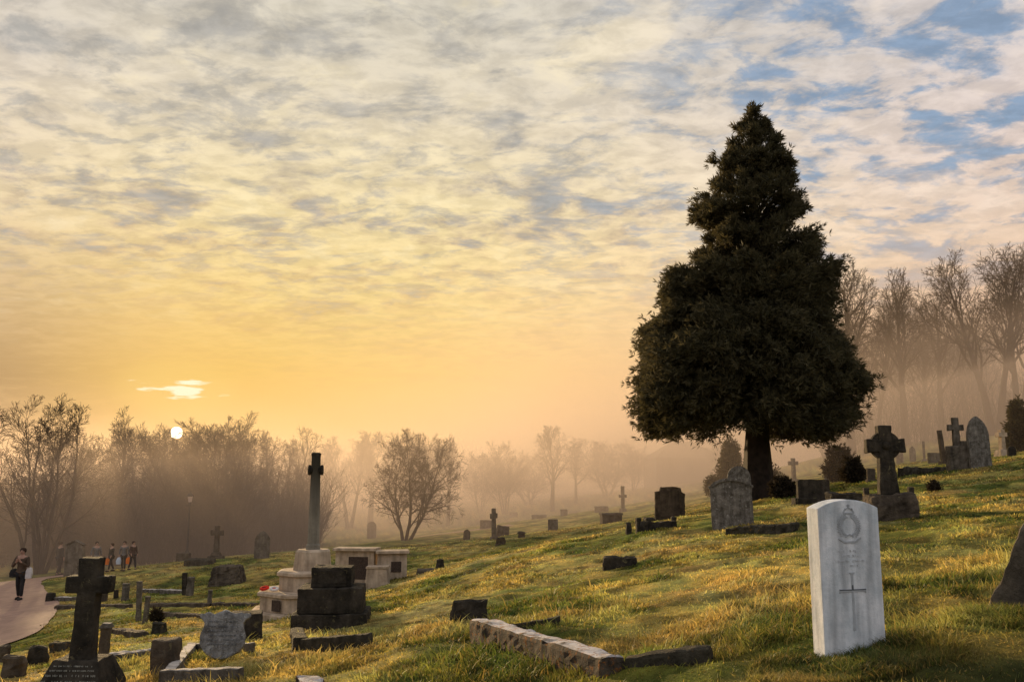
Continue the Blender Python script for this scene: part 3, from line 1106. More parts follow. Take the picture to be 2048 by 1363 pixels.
# --- lichen headstone pair
headstone(1466, 1052, 82, 94, 'shoulder', 'lichen_stone', 'grey lichened headstone with a curved moulded top in front of the round one', R(-12), (0, R(-1.5)), .13, worn=.004)
lt = [x for x in COL.objects if x.get('label', '').startswith('grey lichened headstone with')][0]
_, m = spot(1466, 1052)
w, h = 82 * m, 94 * m
ro = arc(0, h * .80 + .02, w / 2 * .98, 8, 172, 14, h * .19) + arc(0, h * .80 + .0, w / 2 * .84, 172, 8, 14, h * .15)
MB().prism(ro, -.10, -.055).build('moulding', 'lichen_stone', lt, .004)
headstone(1481, 1014, 46, 82, 'round', 'lichen_stone', 'tall disc topped headstone rising behind the curved lichened one', R(-6), (0, R(-1)), .12)
p, m = spot(1520, 1064)
a, _ = spot(1458, 1066)
b, _ = spot(1588, 1058)
t = thing('kerb_stone', 'dark overgrown kerb lying in front of the lichened headstone', 'kerb stone', a)
kerb_bar(t, a, b, .25, .09, 'mossy_kerb', 'kerb', .03)

# --- celtic cross
p, m = spot(1781, 1034)
t = thing('celtic_cross', 'dark ringed celtic cross on a rough boulder plinth', 'cross', p, R(-8), (0, R(-1)))
MB().box((0, 0, (46 * m + SINK) / 2), (98 * m, .62, 46 * m - SINK), (.86, .8)).build('plinth', 'brown_stone', t, .06, .03, .09, seed=6)
for s_ in (-1, 1):
    MB().box((s_ * 43 * m, .0, 52 * m), (11 * m, .1, 13 * m), (.9, .9)).build('stub', 'dark_stone', t, .01, .01, seed=s_ + 2)
cz = 142 * m
ol = [(-19 * m, 45 * m), (19 * m, 45 * m), (14 * m, cz - 30 * m), (13 * m, cz - 11 * m), (37 * m, cz - 14 * m), (37 * m, cz + 14 * m), (12 * m, cz + 11 * m), (13 * m, cz + 40 * m), (-13 * m, cz + 40 * m), (-12 * m, cz + 11 * m), (-37 * m, cz + 14 * m), (-37 * m, cz - 14 * m), (-13 * m, cz - 11 * m), (-14 * m, cz - 30 * m)]
MB().prism(jit(ol, .006, 9), -.10, .10).build('cross', 'dark_stone', t, .012, .008, .1, seed=9)
mbx = MB()
for q in range(4):
    a0, a1 = 90 * q + 24, 90 * q + 66
    mbx.prism(arc(0, cz, 29 * m, a0 - 6, a1 + 6, 8) + arc(0, cz, 18 * m, a1 + 8, a0 - 8, 8), -.07, .07)
mbx.build('ring', 'dark_stone', t, .006)
MB().lathe([(8 * m, 0), (7 * m, .03), (3 * m, .05)], 10).build('boss', 'dark_stone', t).matrix_local = Matrix.Translation((0, -.095, cz)) @ Matrix.Rotation(math.pi / 2, 4, 'X')

# --- right hand stones
headstone(1627, 1003, 62, 44, 'flat', 'dark_block', 'low wide dark headstone with a pale footing behind the white war stone', R(-6), th=.22, base=True)
block(1688, 1003, 64, 17, 'dark_block', 'dark mossy slab between the low wide headstone and the celtic cross', .5, R(3), worn=.04, name='ledger_slab')
headstone(1743, 963, 16, 26, 'flat', 'brown_stone', 'small stubby headstone left of the celtic cross', 0, base=True)
p, m = spot(1888, 927)
t = thing('broken_cross', 'thin leaning dark shaft left of the mossy cross on the skyline', 'cross', p, R(20), (0, R(-5)))
MB().box((0, 0, (6 * m + SINK) / 2), (20 * m, .3, 6 * m - SINK), (.8, .8)).build('foot', 'dark_block', t, .01)
MB().box((0, 0, 34 * m), (9.5 * m, .13, 66 * m), (.85, .85)).build('shaft', 'dark_stone', t, .008, .006)
p, m = spot(1917, 938)
t = thing('stone_cross', 'mossy grey cross on a tall slab plinth beside the spotted pointed stone', 'cross', p, R(-8))
MB().box((0, 0, (46 * m + SINK) / 2), (40 * m, .4, 46 * m - SINK), (.9, .85)).build('plinth', 'grey_stone', t, .02, .015, .1, seed=1)
MB().box((12 * m, -.02, 50 * m), (12 * m, .25, 12 * m), (.8, .8)).build('corner_block', 'grey_stone', t, .015, .01)
cross_parts(t, 29 * m, 57 * m, 13 * m, 46 * m, 37 * m, 10 * m, .16, 'grey_stone', flare=2)
headstone(1962, 933, 40, 101, 'gothic', 'lichen_stone', 'tall pointed headstone spotted with lichen right of the mossy cross', R(-5), (0, R(-2)), .14)
p, m = spot(2006, 911)
t = thing('stone_cross', 'pale cross with a ringed head far off beside the dark round bush', 'cross', p, R(10))
MB().box((0, 0, (12 * m + SINK) / 2), (30 * m, .5, 12 * m - SINK), (.7, .7)).build('foot', 'memorial_stone', t, .03, .02)
cross_parts(t, 19 * m, 40 * m, 9 * m, 12 * m, 30 * m, 8 * m, .2, 'memorial_stone')
headstone(2024, 912, 16, 20, 'round', 'dark_block', 'small dark round stone at the foot of the dark round bush', 0)
p, m = spot(1849, 921)
t = thing('stone_cross', 'tiny thin misty cross behind the celtic cross', 'cross', p, R(70))
MB().box((0, 0, 0), (14 * m, .3, 8 * m), (.8, .8)).build('foot', 'grey_stone', t)
cross_parts(t, 14 * m, 36 * m, 6 * m, 3 * m, 26 * m, 5 * m, .12, 'grey_stone')
headstone(1826, 922, 12, 30, 'gothic', 'grey_stone', 'faint slim misty headstone right behind the celtic cross head', 0)
block(1850, 945, 100, 10, 'mossy_kerb', 'long low mossy kerb running right from the celtic cross', .3, R(2), worn=.04, name='ledger_slab')
p, m = spot(1588, 962)
t = thing('stone_cross', 'faint misty cross right of the big evergreen trunk', 'cross', p, R(8))
MB().box((0, 0, 0), (18 * m, .4, 10 * m), (.8, .8)).build('foot', 'grey_stone', t)
cross_parts(t, 19 * m, 42 * m, 8 * m, 4 * m, 32 * m, 7 * m, .2, 'grey_stone')
# more misty stones further along the slope
for px, py, w, h, k, lab in ((1660, 958, 22, 18, 'round', 'faint round stone under the dark shrub'), (1868, 925, 24, 20, 'flat', 'short wide grey stone left of the leaning shaft'),
                             (1800, 925, 14, 22, 'round', 'faint slim round stone behind the celtic cross shoulder')):
    headstone(px, py, w, h, k, 'grey_stone', lab)

# --- posts, stumps and kerb lines at the lower left
POSTS = [(369, 1190, 9, 42, 'grey stone post, darker and taller of a touching pair', 'dark_block'), (379, 1190, 13, 34, 'pale stone post, shorter and wider of a touching pair', 'grey_stone'),
         (419, 1208, 9, 26, 'lone short post at the right end of the long kerb', 'grey_stone'), (277, 1240, 10, 74, 'tallest of the thin posts left of the memorial', 'grey_stone'),
         (290, 1247, 10, 52, 'shorter pale post leaning against the tallest thin post', 'grey_stone'), (250, 1201, 14, 32, 'pale worn post standing upright behind the big dark cross', 'grey_stone'),
         (232, 1194, 8, 15, 'tiny dark stump behind the big dark cross', 'dark_block'), (206, 1200, 15, 18, 'small capped stump just right of the big dark cross arm', 'brown_stone')]
for i, (px, py, w, h, lab, mt) in enumerate(POSTS):
    p, m = spot(px, py)
    t = thing('stone_post', lab, 'post', p, R(12 * (i % 3) - 8), (0, R((-2, 3, 1)[i % 3])), 'stone posts in the old plots')
    MB().box((0, 0, (h * m + SINK) / 2), (w * m, w * m * .9, h * m - SINK), (.9, .9)).build('post', mt, t, .012, .01, .08, seed=i)
    if h > 17:
        MB().box((0, 0, h * m + 1.2 * m), (w * m * 1.08, w * m, 2.4 * m), (.8, .8)).build('cap', mt, t, .006, .004)
p, m = spot(206, 1318)
t = thing('stone_post', 'pale topped pillar standing right behind the big dark cross shaft', 'post', p, R(10), (0, R(2)), 'stone posts in the old plots')
MB().box((0, 0, (62 * m + SINK) / 2), (19 * m, .12, 62 * m - SINK), (.9, .9)).build('post', 'brown_stone', t, .01, .008, .06, seed=8)
MB().box((1 * m, 0, 66 * m), (24 * m, .15, 9 * m), (.6, .6)).build('cap', 'pale_kerb', t, .01, .006)
for a_, b_, lab in (((115, 1216), (258, 1214), 'kerb line left of the tallest thin post'), ((296, 1212), (424, 1211), 'long kerb line from the tallest thin post to the lone short post'),
                    ((428, 1210), (512, 1212), 'dark kerb line between the lone short post and the memorial steps'), ((284, 1183), (366, 1186), 'pale upper kerb line ending at the touching pair of posts'),
                    ((112, 1200), (150, 1199), 'short pale kerb by the path edge'), ((215, 1312), (300, 1306), 'dark low kerb right of the pale topped pillar'),
                    ((310, 1228), (420, 1236), 'sunken kerb in the grass between the thin posts and the shield stone'), ((232, 1262), (285, 1270), 'short dark sunken kerb below the thin posts')):
    a, m = spot(*a_)
    b, _ = spot(*b_)
    t = thing('kerb_stone', lab, 'kerb stone', a, 0, (0, 0), 'kerb lines of the old plots')
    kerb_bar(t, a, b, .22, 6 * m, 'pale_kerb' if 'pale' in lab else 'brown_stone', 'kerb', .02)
for px, py, w, h, mt, lab in ((75, 1322, 29, 26, 'dark_block', 'dark square stump left of the big dark cross'), (27, 1350, 36, 38, 'brown_stone', 'brown block at the bottom near the path side'),
                              (4, 1322, 24, 30, 'brown_stone', 'dark block cut by the edge of the picture near the path'), (101, 1201, 15, 16, 'dark_block', 'small rounded stump at the edge of the path'),
                              (118, 1302, 34, 18, 'mossy_kerb', 'low mossy lump of stone left of the big dark cross shaft'), (318, 1264, 26, 20, 'mossy_kerb', 'mossy lump between the thin posts and the shield stone')):
    block(px, py, w, h, mt, lab, .8, R(px % 20 - 10), worn=.025)

# ------------------------------------------------------------------ lamp post
d_ = ray(380, 1000)
Yl = 47.0
xl = d_[0] * Yl / d_[1]
p, m = Vector((xl, Yl, tz(xl, Yl))), Yl / FPX
t = thing('street_lamp', 'tall dark lamp post with a glazed lantern in front of the wood', 'lamp', p)
H_ = height_at(982, Yl) - p.z
MB().lathe([(.11, SINK), (.11, .5), (.08, .6), (.05, .7), (.04, H_ * .80), (.06, H_ * .81), (.06, H_ * .83), (.03, H_ * .85)], 10).build('post', 'iron', t)
MB().lathe([(.09, H_ * .85), (.14, H_ * .93)], 6).build('lantern', 'lantern_glass', t)
MB().lathe([(.20, H_ * .93), (.16, H_ * .95), (.07, H_ * .975), (.03, H_ * .98), (.02, H_ * 1.0)], 8).build('cap', 'iron', t)
mbx = MB()
for s_ in (-1, 1):
    mbx.tube([(0, 0, H_ * .80), (s_ * .24, 0, H_ * .80)], [.014, .014], 6)
mbx.build('ladder_bar', 'iron', t)

# ------------------------------------------------------------------ chapel lost in the mist
cx = 1365
Yc = 118
d = ray(cx, 930)
xc = d[0] * Yc / d[1]
zc = tz(xc, Yc)
t = thing('chapel', 'ghostly chapel with a hipped roof behind the mist left of the big evergreen', 'chapel', (xc, Yc, zc), R(6))
s_ = Yc / FPX
hw, dw = 66 * s_, 50 * s_
ew, rh = -(918 - HORIZON) * s_ - zc, -(884 - HORIZON) * s_ - zc
MB().box((0, 0, (ew - 1) / 2), (2 * hw, 2 * dw, ew + 1)).build('wall', 'chapel_wall', t)
mbx = MB()
e = .35
mbx.add([(-hw - e, -dw - e, ew), (hw + e, -dw - e, ew), (hw + e, dw + e, ew), (-hw - e, dw + e, ew), (-hw + dw * .9, 0, rh), (hw - dw * .9, 0, rh)], [(3, 2, 1, 0), (0, 1, 5, 4), (1, 2, 5), (2, 3, 4, 5), (3, 0, 4)])
mbx.build('roof', 'chapel_roof', t)
for k in (-1, 0, 1):
    MB().prism(out_gothic(.9, 2.0)[2:] + [(-.45, 0), (.45, 0)], -.06, 0).build('window', 'window_dark', t).location = (k * hw * .6, -dw - .01, ew * .32)

# ------------------------------------------------------------------ vegetation
def tubes(paths):
    """paths: list of (points k x 3, radii k, sides) -> vertices, quads"""
    V, Q, off = [], [], 0
    for P, rd, n in paths:
        k = len(P)
        d = np.gradient(P, axis=0)
        d /= np.linalg.norm(d, axis=1)[:, None] + 1e-9
        ref = np.array([0.31, .87, .05]) if abs(d[0][2]) > .5 else np.array([.1, .05, 1.])
        a = np.cross(d, ref)
        a /= np.linalg.norm(a, axis=1)[:, None] + 1e-9
        b = np.cross(d, a)
        th = 2 * np.pi * np.arange(n) / n
        ring = P[:, None, :] + rd[:, None, None] * (np.cos(th)[None, :, None] * a[:, None, :] + np.sin(th)[None, :, None] * b[:, None, :])
        V.append(ring.reshape(-1, 3))
        i = np.arange(k - 1)[:, None] * n
        j = np.arange(n)[None, :]
        q = np.stack([i + j, i + (j + 1) % n, i + n + (j + 1) % n, i + n + j], -1).reshape(-1, 4) + off
        Q.append(q)
        off += k * n
    return np.concatenate(V), np.concatenate(Q)


def nrm(v):
    return v / (np.linalg.norm(v) + 1e-9)


class Grow:
    """a bare broadleaf tree about 10 m tall, grown branch by branch"""
    def __init__(s, seed, cfg):
        s.g = np.random.default_rng(seed)
        s.c = cfg
        s.trunk, s.crown = [], []

    def run(s):
        c = s.c
        for i in range(c.get('stems', 1)):
            a = 2 * math.pi * (i + .3 * s.g.random()) / max(1, c.get('stems', 1))
            sp = c.get('spread0', .04)
            d = nrm(np.array([math.cos(a) * sp, math.sin(a) * sp, 1.0]))
            b = np.array([math.cos(a), math.sin(a), 0]) * (.16 if c.get('stems', 1) > 1 else 0)
            b[2] = -.4
            s.branch(b, d, c['H'] * s.g.uniform(.85, 1.0), c['r0'], 0)
        return s

    def branch(s, p, d, L, r, lv):
        c, g = s.c, s.g
        n = (12, 7, 5, 4, 3)[lv]
        P, rd, D = [p], [r], [d]
        tr = c['trop'][lv]
        wob = c['wob'][lv]
        for i in range(n):
            d = nrm(d + g.normal(0, wob, 3) + np.array([0, 0, tr]))
            p = p + d * L / n
            P.append(p)
            D.append(d)
            rd.append(max(r * (1 - .86 * ((i + 1) / n) ** .9), c['rmin']))
        (s.trunk if lv == 0 else s.crown).append((np.array(P), np.array(rd), (7, 5, 4, 3, 3)[lv]))
        if lv >= c['levels']:
            return
        m = c['kids'][lv]
        t0 = c['t0'][lv]
        ph = g.uniform(0, 6.3)
        for k in range(m):
            t = t0 + (1 - t0) * (k + g.random() * .8) / m
            t = min(t, .98)
            i = min(int(t * n), n - 1)
            f = t * n - i
            q = P[i] * (1 - f) + P[i + 1] * f
            dd = D[i]
            a = np.cross(dd, np.array([.3, .2, 1.]) if abs(dd[2]) < .9 else np.array([1., .1, 0]))
            a = nrm(a)
            b = np.cross(dd, a)
            ph += 2.4 + g.normal(0, .4)
            an = R(c['ang'][lv] * g.uniform(.7, 1.25))
            nd_ = nrm(dd * math.cos(an) + (a * math.cos(ph) + b * math.sin(ph)) * math.sin(an))
            ll = L * c['ratio'][lv] * (1 - c['fall'][lv] * (t - t0) / (1 - t0 + 1e-6)) * g.uniform(.75, 1.2)
            rr_ = max((rd[i] * (1 - f) + rd[i + 1] * f) * c['rr'][lv], c['rmin'])
            s.branch(q, nd_, ll, rr_, lv + 1)


BASE = dict(H=8.5, r0=.2, rmin=.0065, levels=4, kids=(12, 7, 6, 4), t0=(.25, .2, .15, .2), ang=(45, 42, 36, 30), ratio=(.52, .52, .56, .72), fall=(.55, .45, .4, .3),
            rr=(.6, .62, .62, .6), trop=(.04, .07, .05, .02, 0), wob=(.05, .09, .11, .13, .16))
CFG = {
    'spreading': dict(BASE, stems=6, spread0=.26, H=9.2, r0=.12, kids=(11, 7, 5, 4), t0=(.2, .15, .15, .2), ang=(36, 38, 34, 28), ratio=(.42, .52, .56, .75), wob=(.07, .1, .12, .13, .15)),
    'round': dict(BASE, stems=3, spread0=.42, H=6.6, r0=.15, kids=(14, 9, 6, 4), t0=(.16, .15, .15, .2), ang=(44, 46, 40, 32), ratio=(.56, .52, .54, .7), fall=(.35, .4, .4, .3), wob=(.1, .16, .18, .18, .2), trop=(.02, .05, .03, .01, 0)),
    'tall': dict(BASE, stems=1, H=10, r0=.30, rmin=.0085, kids=(16, 8, 6, 3), t0=(.34, .2, .15, .2), ang=(38, 40, 36, 30), ratio=(.42, .50, .56, .72), fall=(.55, .4, .4, .3), wob=(.045, .1, .12, .14, .16)),
    'forked': dict(BASE, stems=2, spread0=.12, H=10, r0=.25, rmin=.0085, kids=(14, 8, 6, 3), t0=(.35, .2, .15, .2), ang=(34, 40, 36, 30), ratio=(.40, .52, .56, .72), fall=(.45, .4, .4, .3), wob=(.05, .1, .12, .14, .16)),
    'bushy': dict(BASE, stems=4, spread0=.22, H=8.5, r0=.10, kids=(12, 8, 6, 4), t0=(.15, .12, .12, .2), ang=(34, 34, 32, 28), ratio=(.42, .50, .56, .75), fall=(.4, .4, .4, .3)),
}
PROTO = {}


def proto(kind, seed):
    key = (kind, seed)
    if key not in PROTO:
        g = Grow(seed, CFG[kind]).run()
        allp = np.concatenate([p for p, _, _ in g.crown])
        top = np.percentile(allp[:, 2], 99.7)
        V, Q = tubes(g.trunk)
        t_me = np_mesh('trunk', V, Q, smooth=True)
        V, Q = tubes(g.crown)
        c_me = np_mesh('crown', V, Q, smooth=True)
        t_me.materials.append(MATS['bark'])
        c_me.materials.append(MATS['twig'])
        PROTO[key] = (t_me, c_me, top)
    return PROTO[key]


def bare_tree(px, Y, pytop, kind, seed, label, group, rz, wide=1.0, name='bare_tree'):
    d = ray(px, 1000)
    x = d[0] * Y / d[1]
    z = tz(x, Y)
    t_me, c_me, top = proto(kind, seed)
    ztop = height_at(pytop, Y)
    s_ = (ztop - z) / top
    t = thing(name, label, 'tree', (x, Y, z), rz, group=group)
    t.scale = (s_ * wide, s_ * wide, s_)
    link('trunk', t_me, None, t)
    link('crown', c_me, None, t)
    return t


GW = 'bare trees of the wood under the sun'
GM = 'bare trees fading into the mist'
GR = 'tall bare trees up the hill'
bare_tree(88, 50, 792, 'spreading', 11, 'many stemmed bare tree spreading over the path bend, darkest of the wood edge', None, .3, 1.05)
bare_tree(812, 47, 862, 'round', 21, 'lone low bare tree with a rounded crown standing on the crest right of the memorial', None, 4.2, .84)
WOOD = [(-20, 66, 945, 'bushy', 31, 1.0), (190, 72, 868, 'bushy', 32, 1.0), (243, 66, 818, 'tall', 41, .8), (292, 70, 846, 'bushy', 31, 1.1), (345, 68, 850, 'bushy', 32, 1.1), (392, 66, 836, 'bushy', 31, 1.15),
        (440, 64, 832, 'bushy', 32, 1.1), (484, 67, 850, 'forked', 51, 1.0), (535, 70, 862, 'tall', 42, .9), (582, 72, 858, 'forked', 51, .85)]
WL = ['low bushy bare tree at the edge of the picture behind the many stemmed tree', 'bushy bare tree just right of the many stemmed tree', 'slim bare tree whose thin top stands above its neighbours in the wood', 'bushy bare tree between the slim tree and the sun disc',
      'bushy bare tree directly under the sun disc', 'dense bare tree right of the sun disc above the lamp post', 'dense bare tree with the highest twiggy crown right of the sun', 'forked bare tree at the right shoulder of the wood', 'single stemmed bare tree left of the memorial shaft',
      'forked pale bare tree just left of the memorial shaft head']
for i, (px, Y, top, k, sd, w) in enumerate(WOOD):
    bare_tree(px, Y - 9, top, k, sd, WL[i], GW, i * 1.7, w)
MIST = [(655, 92, 888, 'tall', 41, 1.0), (700, 95, 872, 'forked', 52, 1.1), (742, 98, 862, 'tall', 43, 1.2), (855, 100, 872, 'bushy', 32, 1.1), (897, 84, 874, 'tall', 42, .9), (960, 105, 905, 'bushy', 31, 1.1), (1010, 96, 882, 'bushy', 33, 1.2),
        (1105, 92, 850, 'tall', 43, 1.0), (1152, 98, 872, 'tall', 41, 1.0), (1215, 108, 876, 'round', 21, 1.2), (1268, 112, 892, 'bushy', 32, 1.2), (1060, 112, 905, 'round', 21, 1.3), (1450, 100, 880, 'bushy', 33, 1.2), (785, 104, 868, 'bushy', 33, 1.2)]
ML = ['misty bare tree just right of the memorial shaft', 'misty forked tree second right from the memorial shaft', 'misty tree with the taller feathery top left of the lone low tree', 'misty bushy tree showing over the right side of the lone low tree', 'misty upright tree right next to the lone low tree',
      'faint low misty tree in the gap right of the upright tree', 'broad fan shaped misty tree midway between the lone low tree and the evergreen', 'tallest misty tree midway between the fan shaped tree and the evergreen', 'misty tree half merged with the tallest misty one on its right', 'very faint round headed tree left of the evergreen',
      'very faint bushy tree tucked under the left edge of the evergreen', 'very faint low round tree between the fan shaped and the tallest misty trees', 'very faint bushy tree behind the evergreen trunk', 'misty bushy tree showing over the left side of the lone low tree']
for i, (px, Y, top, k, sd, w) in enumerate(MIST):
    bare_tree(px, Y, top, k, sd, ML[i], GM, i * 2.3 + .5, w)
HILL = [(1708, 70, 528, 'tall', 43, .95), (1760, 76, 590, 'forked', 52, .8), (1820, 74, 542, 'tall', 42, .85), (1858, 80, 600, 'forked', 51, .8), (1893, 76, 556, 'tall', 41, .85), (1945, 84, 640, 'tall', 43, .8), (2004, 68, 484, 'forked', 52, .95), (2052, 70, 476, 'forked', 51, .95), (1785, 90, 640, 'bushy', 33, 1.0), (1660, 92, 640, 'bushy', 32, 1.0), (1915, 92, 660, 'bushy', 31, 1.1), (1980, 92, 650, 'bushy', 32, 1.1)]
HL = ['stout bare tree half hidden by the right side of the evergreen', 'thin forked bare tree between the stout one and the ivy trunked one', 'bare tree with the straight thick trunk above the celtic cross', 'slim forked bare tree right of the straight thick trunk', 'round headed bare tree above the leaning shaft',
      'shorter bare tree above the pointed lichen headstone', 'tall forked bare tree above the dark round bush', 'tallest bare tree, cut off by the edge of the picture', 'bushy undertree right of the stout hill tree', 'bushy undertree hidden behind the evergreen', 'bushy undertree behind the round headed hill tree', 'bushy undertree behind the tall forked hill tree']
for i, (px, Y, top, k, sd, w) in enumerate(HILL):
    bare_tree(px, Y, top, k, sd, HL[i], GR, i * 1.3 + .2, w)


# undergrowth of the woods: thousands of stems nobody could count
def thicket(name, boxes, n, hmin, hmax, mat, seed):
    g = np.random.default_rng(seed)
    paths = []
    for (px0, px1, y0, y1, k) in boxes:
        for _ in range(int(n * k)):
            Y = g.uniform(y0, y1)
            d = ray(g.uniform(px0, px1), 1000)
            x = d[0] * Y / d[1]
            paths.append((x, Y))
    xy = np.array(paths)
    zz = terrain(xy[:, 0], xy[:, 1])
    out = []
    for (x, y), z in zip(xy, zz):
        h = g.uniform(hmin, hmax)
        dirn = nrm(np.array([g.normal(0, .22), g.normal(0, .22), 1]))
        p = np.array([x, y, z - .2])
        P = [p]
        for _ in range(4):
            dirn = nrm(dirn + g.normal(0, .12, 3))
            P.append(P[-1] + dirn * h / 4)
        P = np.array(P)
        out.append((P, np.linspace(.022, .008, 5), 3))
        for _ in range(6):
            i = g.integers(1, 5)
            dd = nrm(dirn + g.normal(0, .55, 3))
            L_ = h * g.uniform(.15, .4)
            Q = np.array([P[i], P[i] + dd * L_ * .5, P[i] + nrm(dd + g.normal(0, .25, 3)) * L_])
            out.append((Q, np.array([.011, .008, .006]), 3))
    V, Q = tubes(out)
    return tag(link(name, np_mesh(name, V, Q), mat), kind='stuff')


thicket('undergrowth', [(110, 480, 54, 68, 1.0), (-60, 110, 60, 70, .25), (480, 640, 58, 72, .30)], 4200, 1.8, 5.2, 'twig', 5)
thicket('hill_undergrowth', [(1650, 2150, 70, 95, 1.0)], 1500, 1.5, 5.5, 'twig', 6)


def leafmesh(name, C, N, size, g, mat, parent, per=5, slim=.14):
    """sprays of small pointed leaflets: C centres, N outward directions"""
    n = len(C)
    a = np.cross(N, g.normal(0, 1, (n, 3)))
    a /= np.linalg.norm(a, axis=1)[:, None] + 1e-9
    V, tone = [], []
    tn = np.clip(g.normal(.45, .25, n), 0, 1)
    for k in range(per):
        th = (k - (per - 1) / 2) * (1.9 / per) + g.normal(0, .15, n)
        d = N * np.cos(th)[:, None] + a * np.sin(th)[:, None] + g.normal(0, .12, (n, 3))
        d /= np.linalg.norm(d, axis=1)[:, None]
        s = size * g.uniform(.6, 1.25, n)
        w = np.cross(d, g.normal(0, 1, (n, 3)))
        w /= np.linalg.norm(w, axis=1)[:, None] + 1e-9
        w = w * (s * slim)[:, None]
        b = C + d * (s * .08)[:, None]
        V.append(np.stack([b, b + d * (s * .5)[:, None] + w, b + d * s[:, None], b + d * (s * .5)[:, None] - w], 1))
        tone.append(tn)
    V = np.concatenate(V)
    m = len(V)
    me = np_mesh(name, V.reshape(-1, 3), np.arange(m * 4).reshape(-1, 4))
    at = me.attributes.new('tone', 'FLOAT', 'POINT')
    at.data.foreach_set('value', np.repeat(np.concatenate(tone), 4).astype(np.float32))
    return link(name, me, mat, parent)


# --- the big evergreen
p, m = spot(1515, 997)
Yt = p.y
PROF = np.array([  # photo y, reach left and right of x=1508 in px
    (206, 3, 4), (228, 28, 22), (254, 52, 36), (270, 62, 66), (300, 66, 72), (325, 98, 86), (350, 98, 96), (372, 92, 104), (400, 146, 108), (432, 148, 112), (452, 118, 130), (470, 120, 146), (500, 142, 142), (520, 148, 150), (535, 150, 176), (560, 178, 168),
    (580, 190, 150), (610, 196, 152), (640, 200, 166), (662, 244, 176), (700, 246, 190), (735, 258, 210), (765, 268, 232), (800, 273, 234), (830, 275, 216), (850, 268, 200), (872, 255, 176), (890, 225, 130)])
tree = thing('evergreen_tree', 'huge dark cone shaped evergreen towering over the graves', 'tree', p, 0, (0, R(2.1)))
zt = lambda py: height_at(py, p.y) - p.z
g = np.random.default_rng(77)
# trunk with flared foot
tp = np.array([(0, 0, -.4), (0, 0, .15), (.02, 0, .9), (.0, 0, 2.2), (-.05, 0, 5.0), (-.1, 0, 8.5), (-.1, 0, zt(240))])
V, Q = tubes([(tp, np.array([.62, .52, .42, .36, .28, .16, .03]), 14)])
for v in V:
    k = 1 + .16 * math.sin(5 * math.atan2(v[1], v[0]) + v[2]) * max(0, 1.4 - v[2] * .4)
    v[:2] *= k
link('trunk', np_mesh('trunk', V, Q, smooth=True), 'cypress_bark', tree)
limbs, C, N = [], [], []
NL = 430
hs = []
ys = PROF[:, 0]
for i in range(NL):
    while True:
        py = g.uniform(207, 880)
        l_, r_ = np.interp(py, ys, PROF[:, 1]), np.interp(py, ys, PROF[:, 2])
        if g.random() < (l_ + r_ + 55) / 520:
            break
    ph = g.uniform(0, 2 * math.pi)
    c_ = math.cos(ph)
    side = (r_ if c_ > 0 else l_)
    mean = .5 * (l_ + r_)
    reach = (abs(c_) * side + (1 - abs(c_)) * mean) * m
    reach *= (.80 + .26 * float(fbm(np.array([ph * 2.2]), np.array([py * .021]), 5, 2)[0])) * (.90 if py < 520 else .99 if py < 620 else .945) if py > 300 else .74
    tipz = zt(py)
    L_ = max(reach, .12)
    droop = .16 * L_ if py > 640 else -.1 * L_
    z0 = min(max(tipz + (.10 if py > 640 else -.55) * L_, zt(835)), zt(250))
    k_ = 7
    tt = np.linspace(0, 1, k_)
    P = np.stack([np.cos(ph) * L_ * tt, np.sin(ph) * L_ * tt, z0 + (tipz - z0) * tt + .12 * L_ * np.sin(tt * math.pi)], -1) + np.array([-.05, 0, 0])
    P[1:-1] += g.normal(0, .05, (k_ - 2, 3))
    limbs.append((P, np.linspace(.05 + .012 * L_, .008, k_), 4))
    # sprays cluster along the outer part of the limb
    ns = int(34 + 105 * L_ * (.85 if py > 600 else .28 + .57 * max(0, py - 400) / 200) * (.95 if py < 260 else 1))
    u = 1 - np.abs(g.normal(0, .30, ns)).clip(0, .82)
    pos = np.stack([np.interp(u, tt, P[:, j]) for j in range(3)], -1)
    rad = ((.05 + .155 * np.minimum(L_, 2.4) * (1 - .5 * u)) * (1 if py > 560 else .8))[:, None]
    pos += g.normal(0, 1, (ns, 3)) * rad * np.array([.75, .75, .62])
    out = np.array([math.cos(ph), math.sin(ph), .0])
    dirs = out * .9 + g.normal(0, .5, (ns, 3)) + np.array([0, 0, .45 if py < 600 else -.05])
    C.append(pos)
    N.append(dirs / np.linalg.norm(dirs, axis=1)[:, None])
nl = 1500                                 # the leading shoot
zz = zt(205) + (zt(400) - zt(205)) * g.random(nl) ** .6
taper = (zt(200) - zz) / (zt(200) - zt(400))
aa = g.uniform(0, 6.28, nl)
rl = taper * 1.55 * (.75 + .5 * fbm(aa * 1.6, zz * 1.7, 15, 2)) * g.random(nl) ** .5
C.append(np.stack([-.07 + np.cos(aa) * rl, np.sin(aa) * rl, zz], -1))
dl = np.stack([np.cos(aa) * .7, np.sin(aa) * .7, np.full(nl, .75)], -1) + g.normal(0, .3, (nl, 3))
N.append(dl / np.linalg.norm(dl, axis=1)[:, None])
V, Q = tubes(limbs)
link('limbs', np_mesh('limbs', V, Q, smooth=True), 'cypress_bark', tree)
C, N = np.concatenate(C), np.concatenate(N)
ok = C[:, 2] > zt(880) + g.normal(0, .16, len(C)) + .55 * np.exp(-(np.hypot(C[:, 0], C[:, 1]) / 1.5) ** 2)
C, N = C[ok], N[ok]
leafmesh('crown', C, N, .19, g, 'cypress_leaf', tree, per=7, slim=.085)


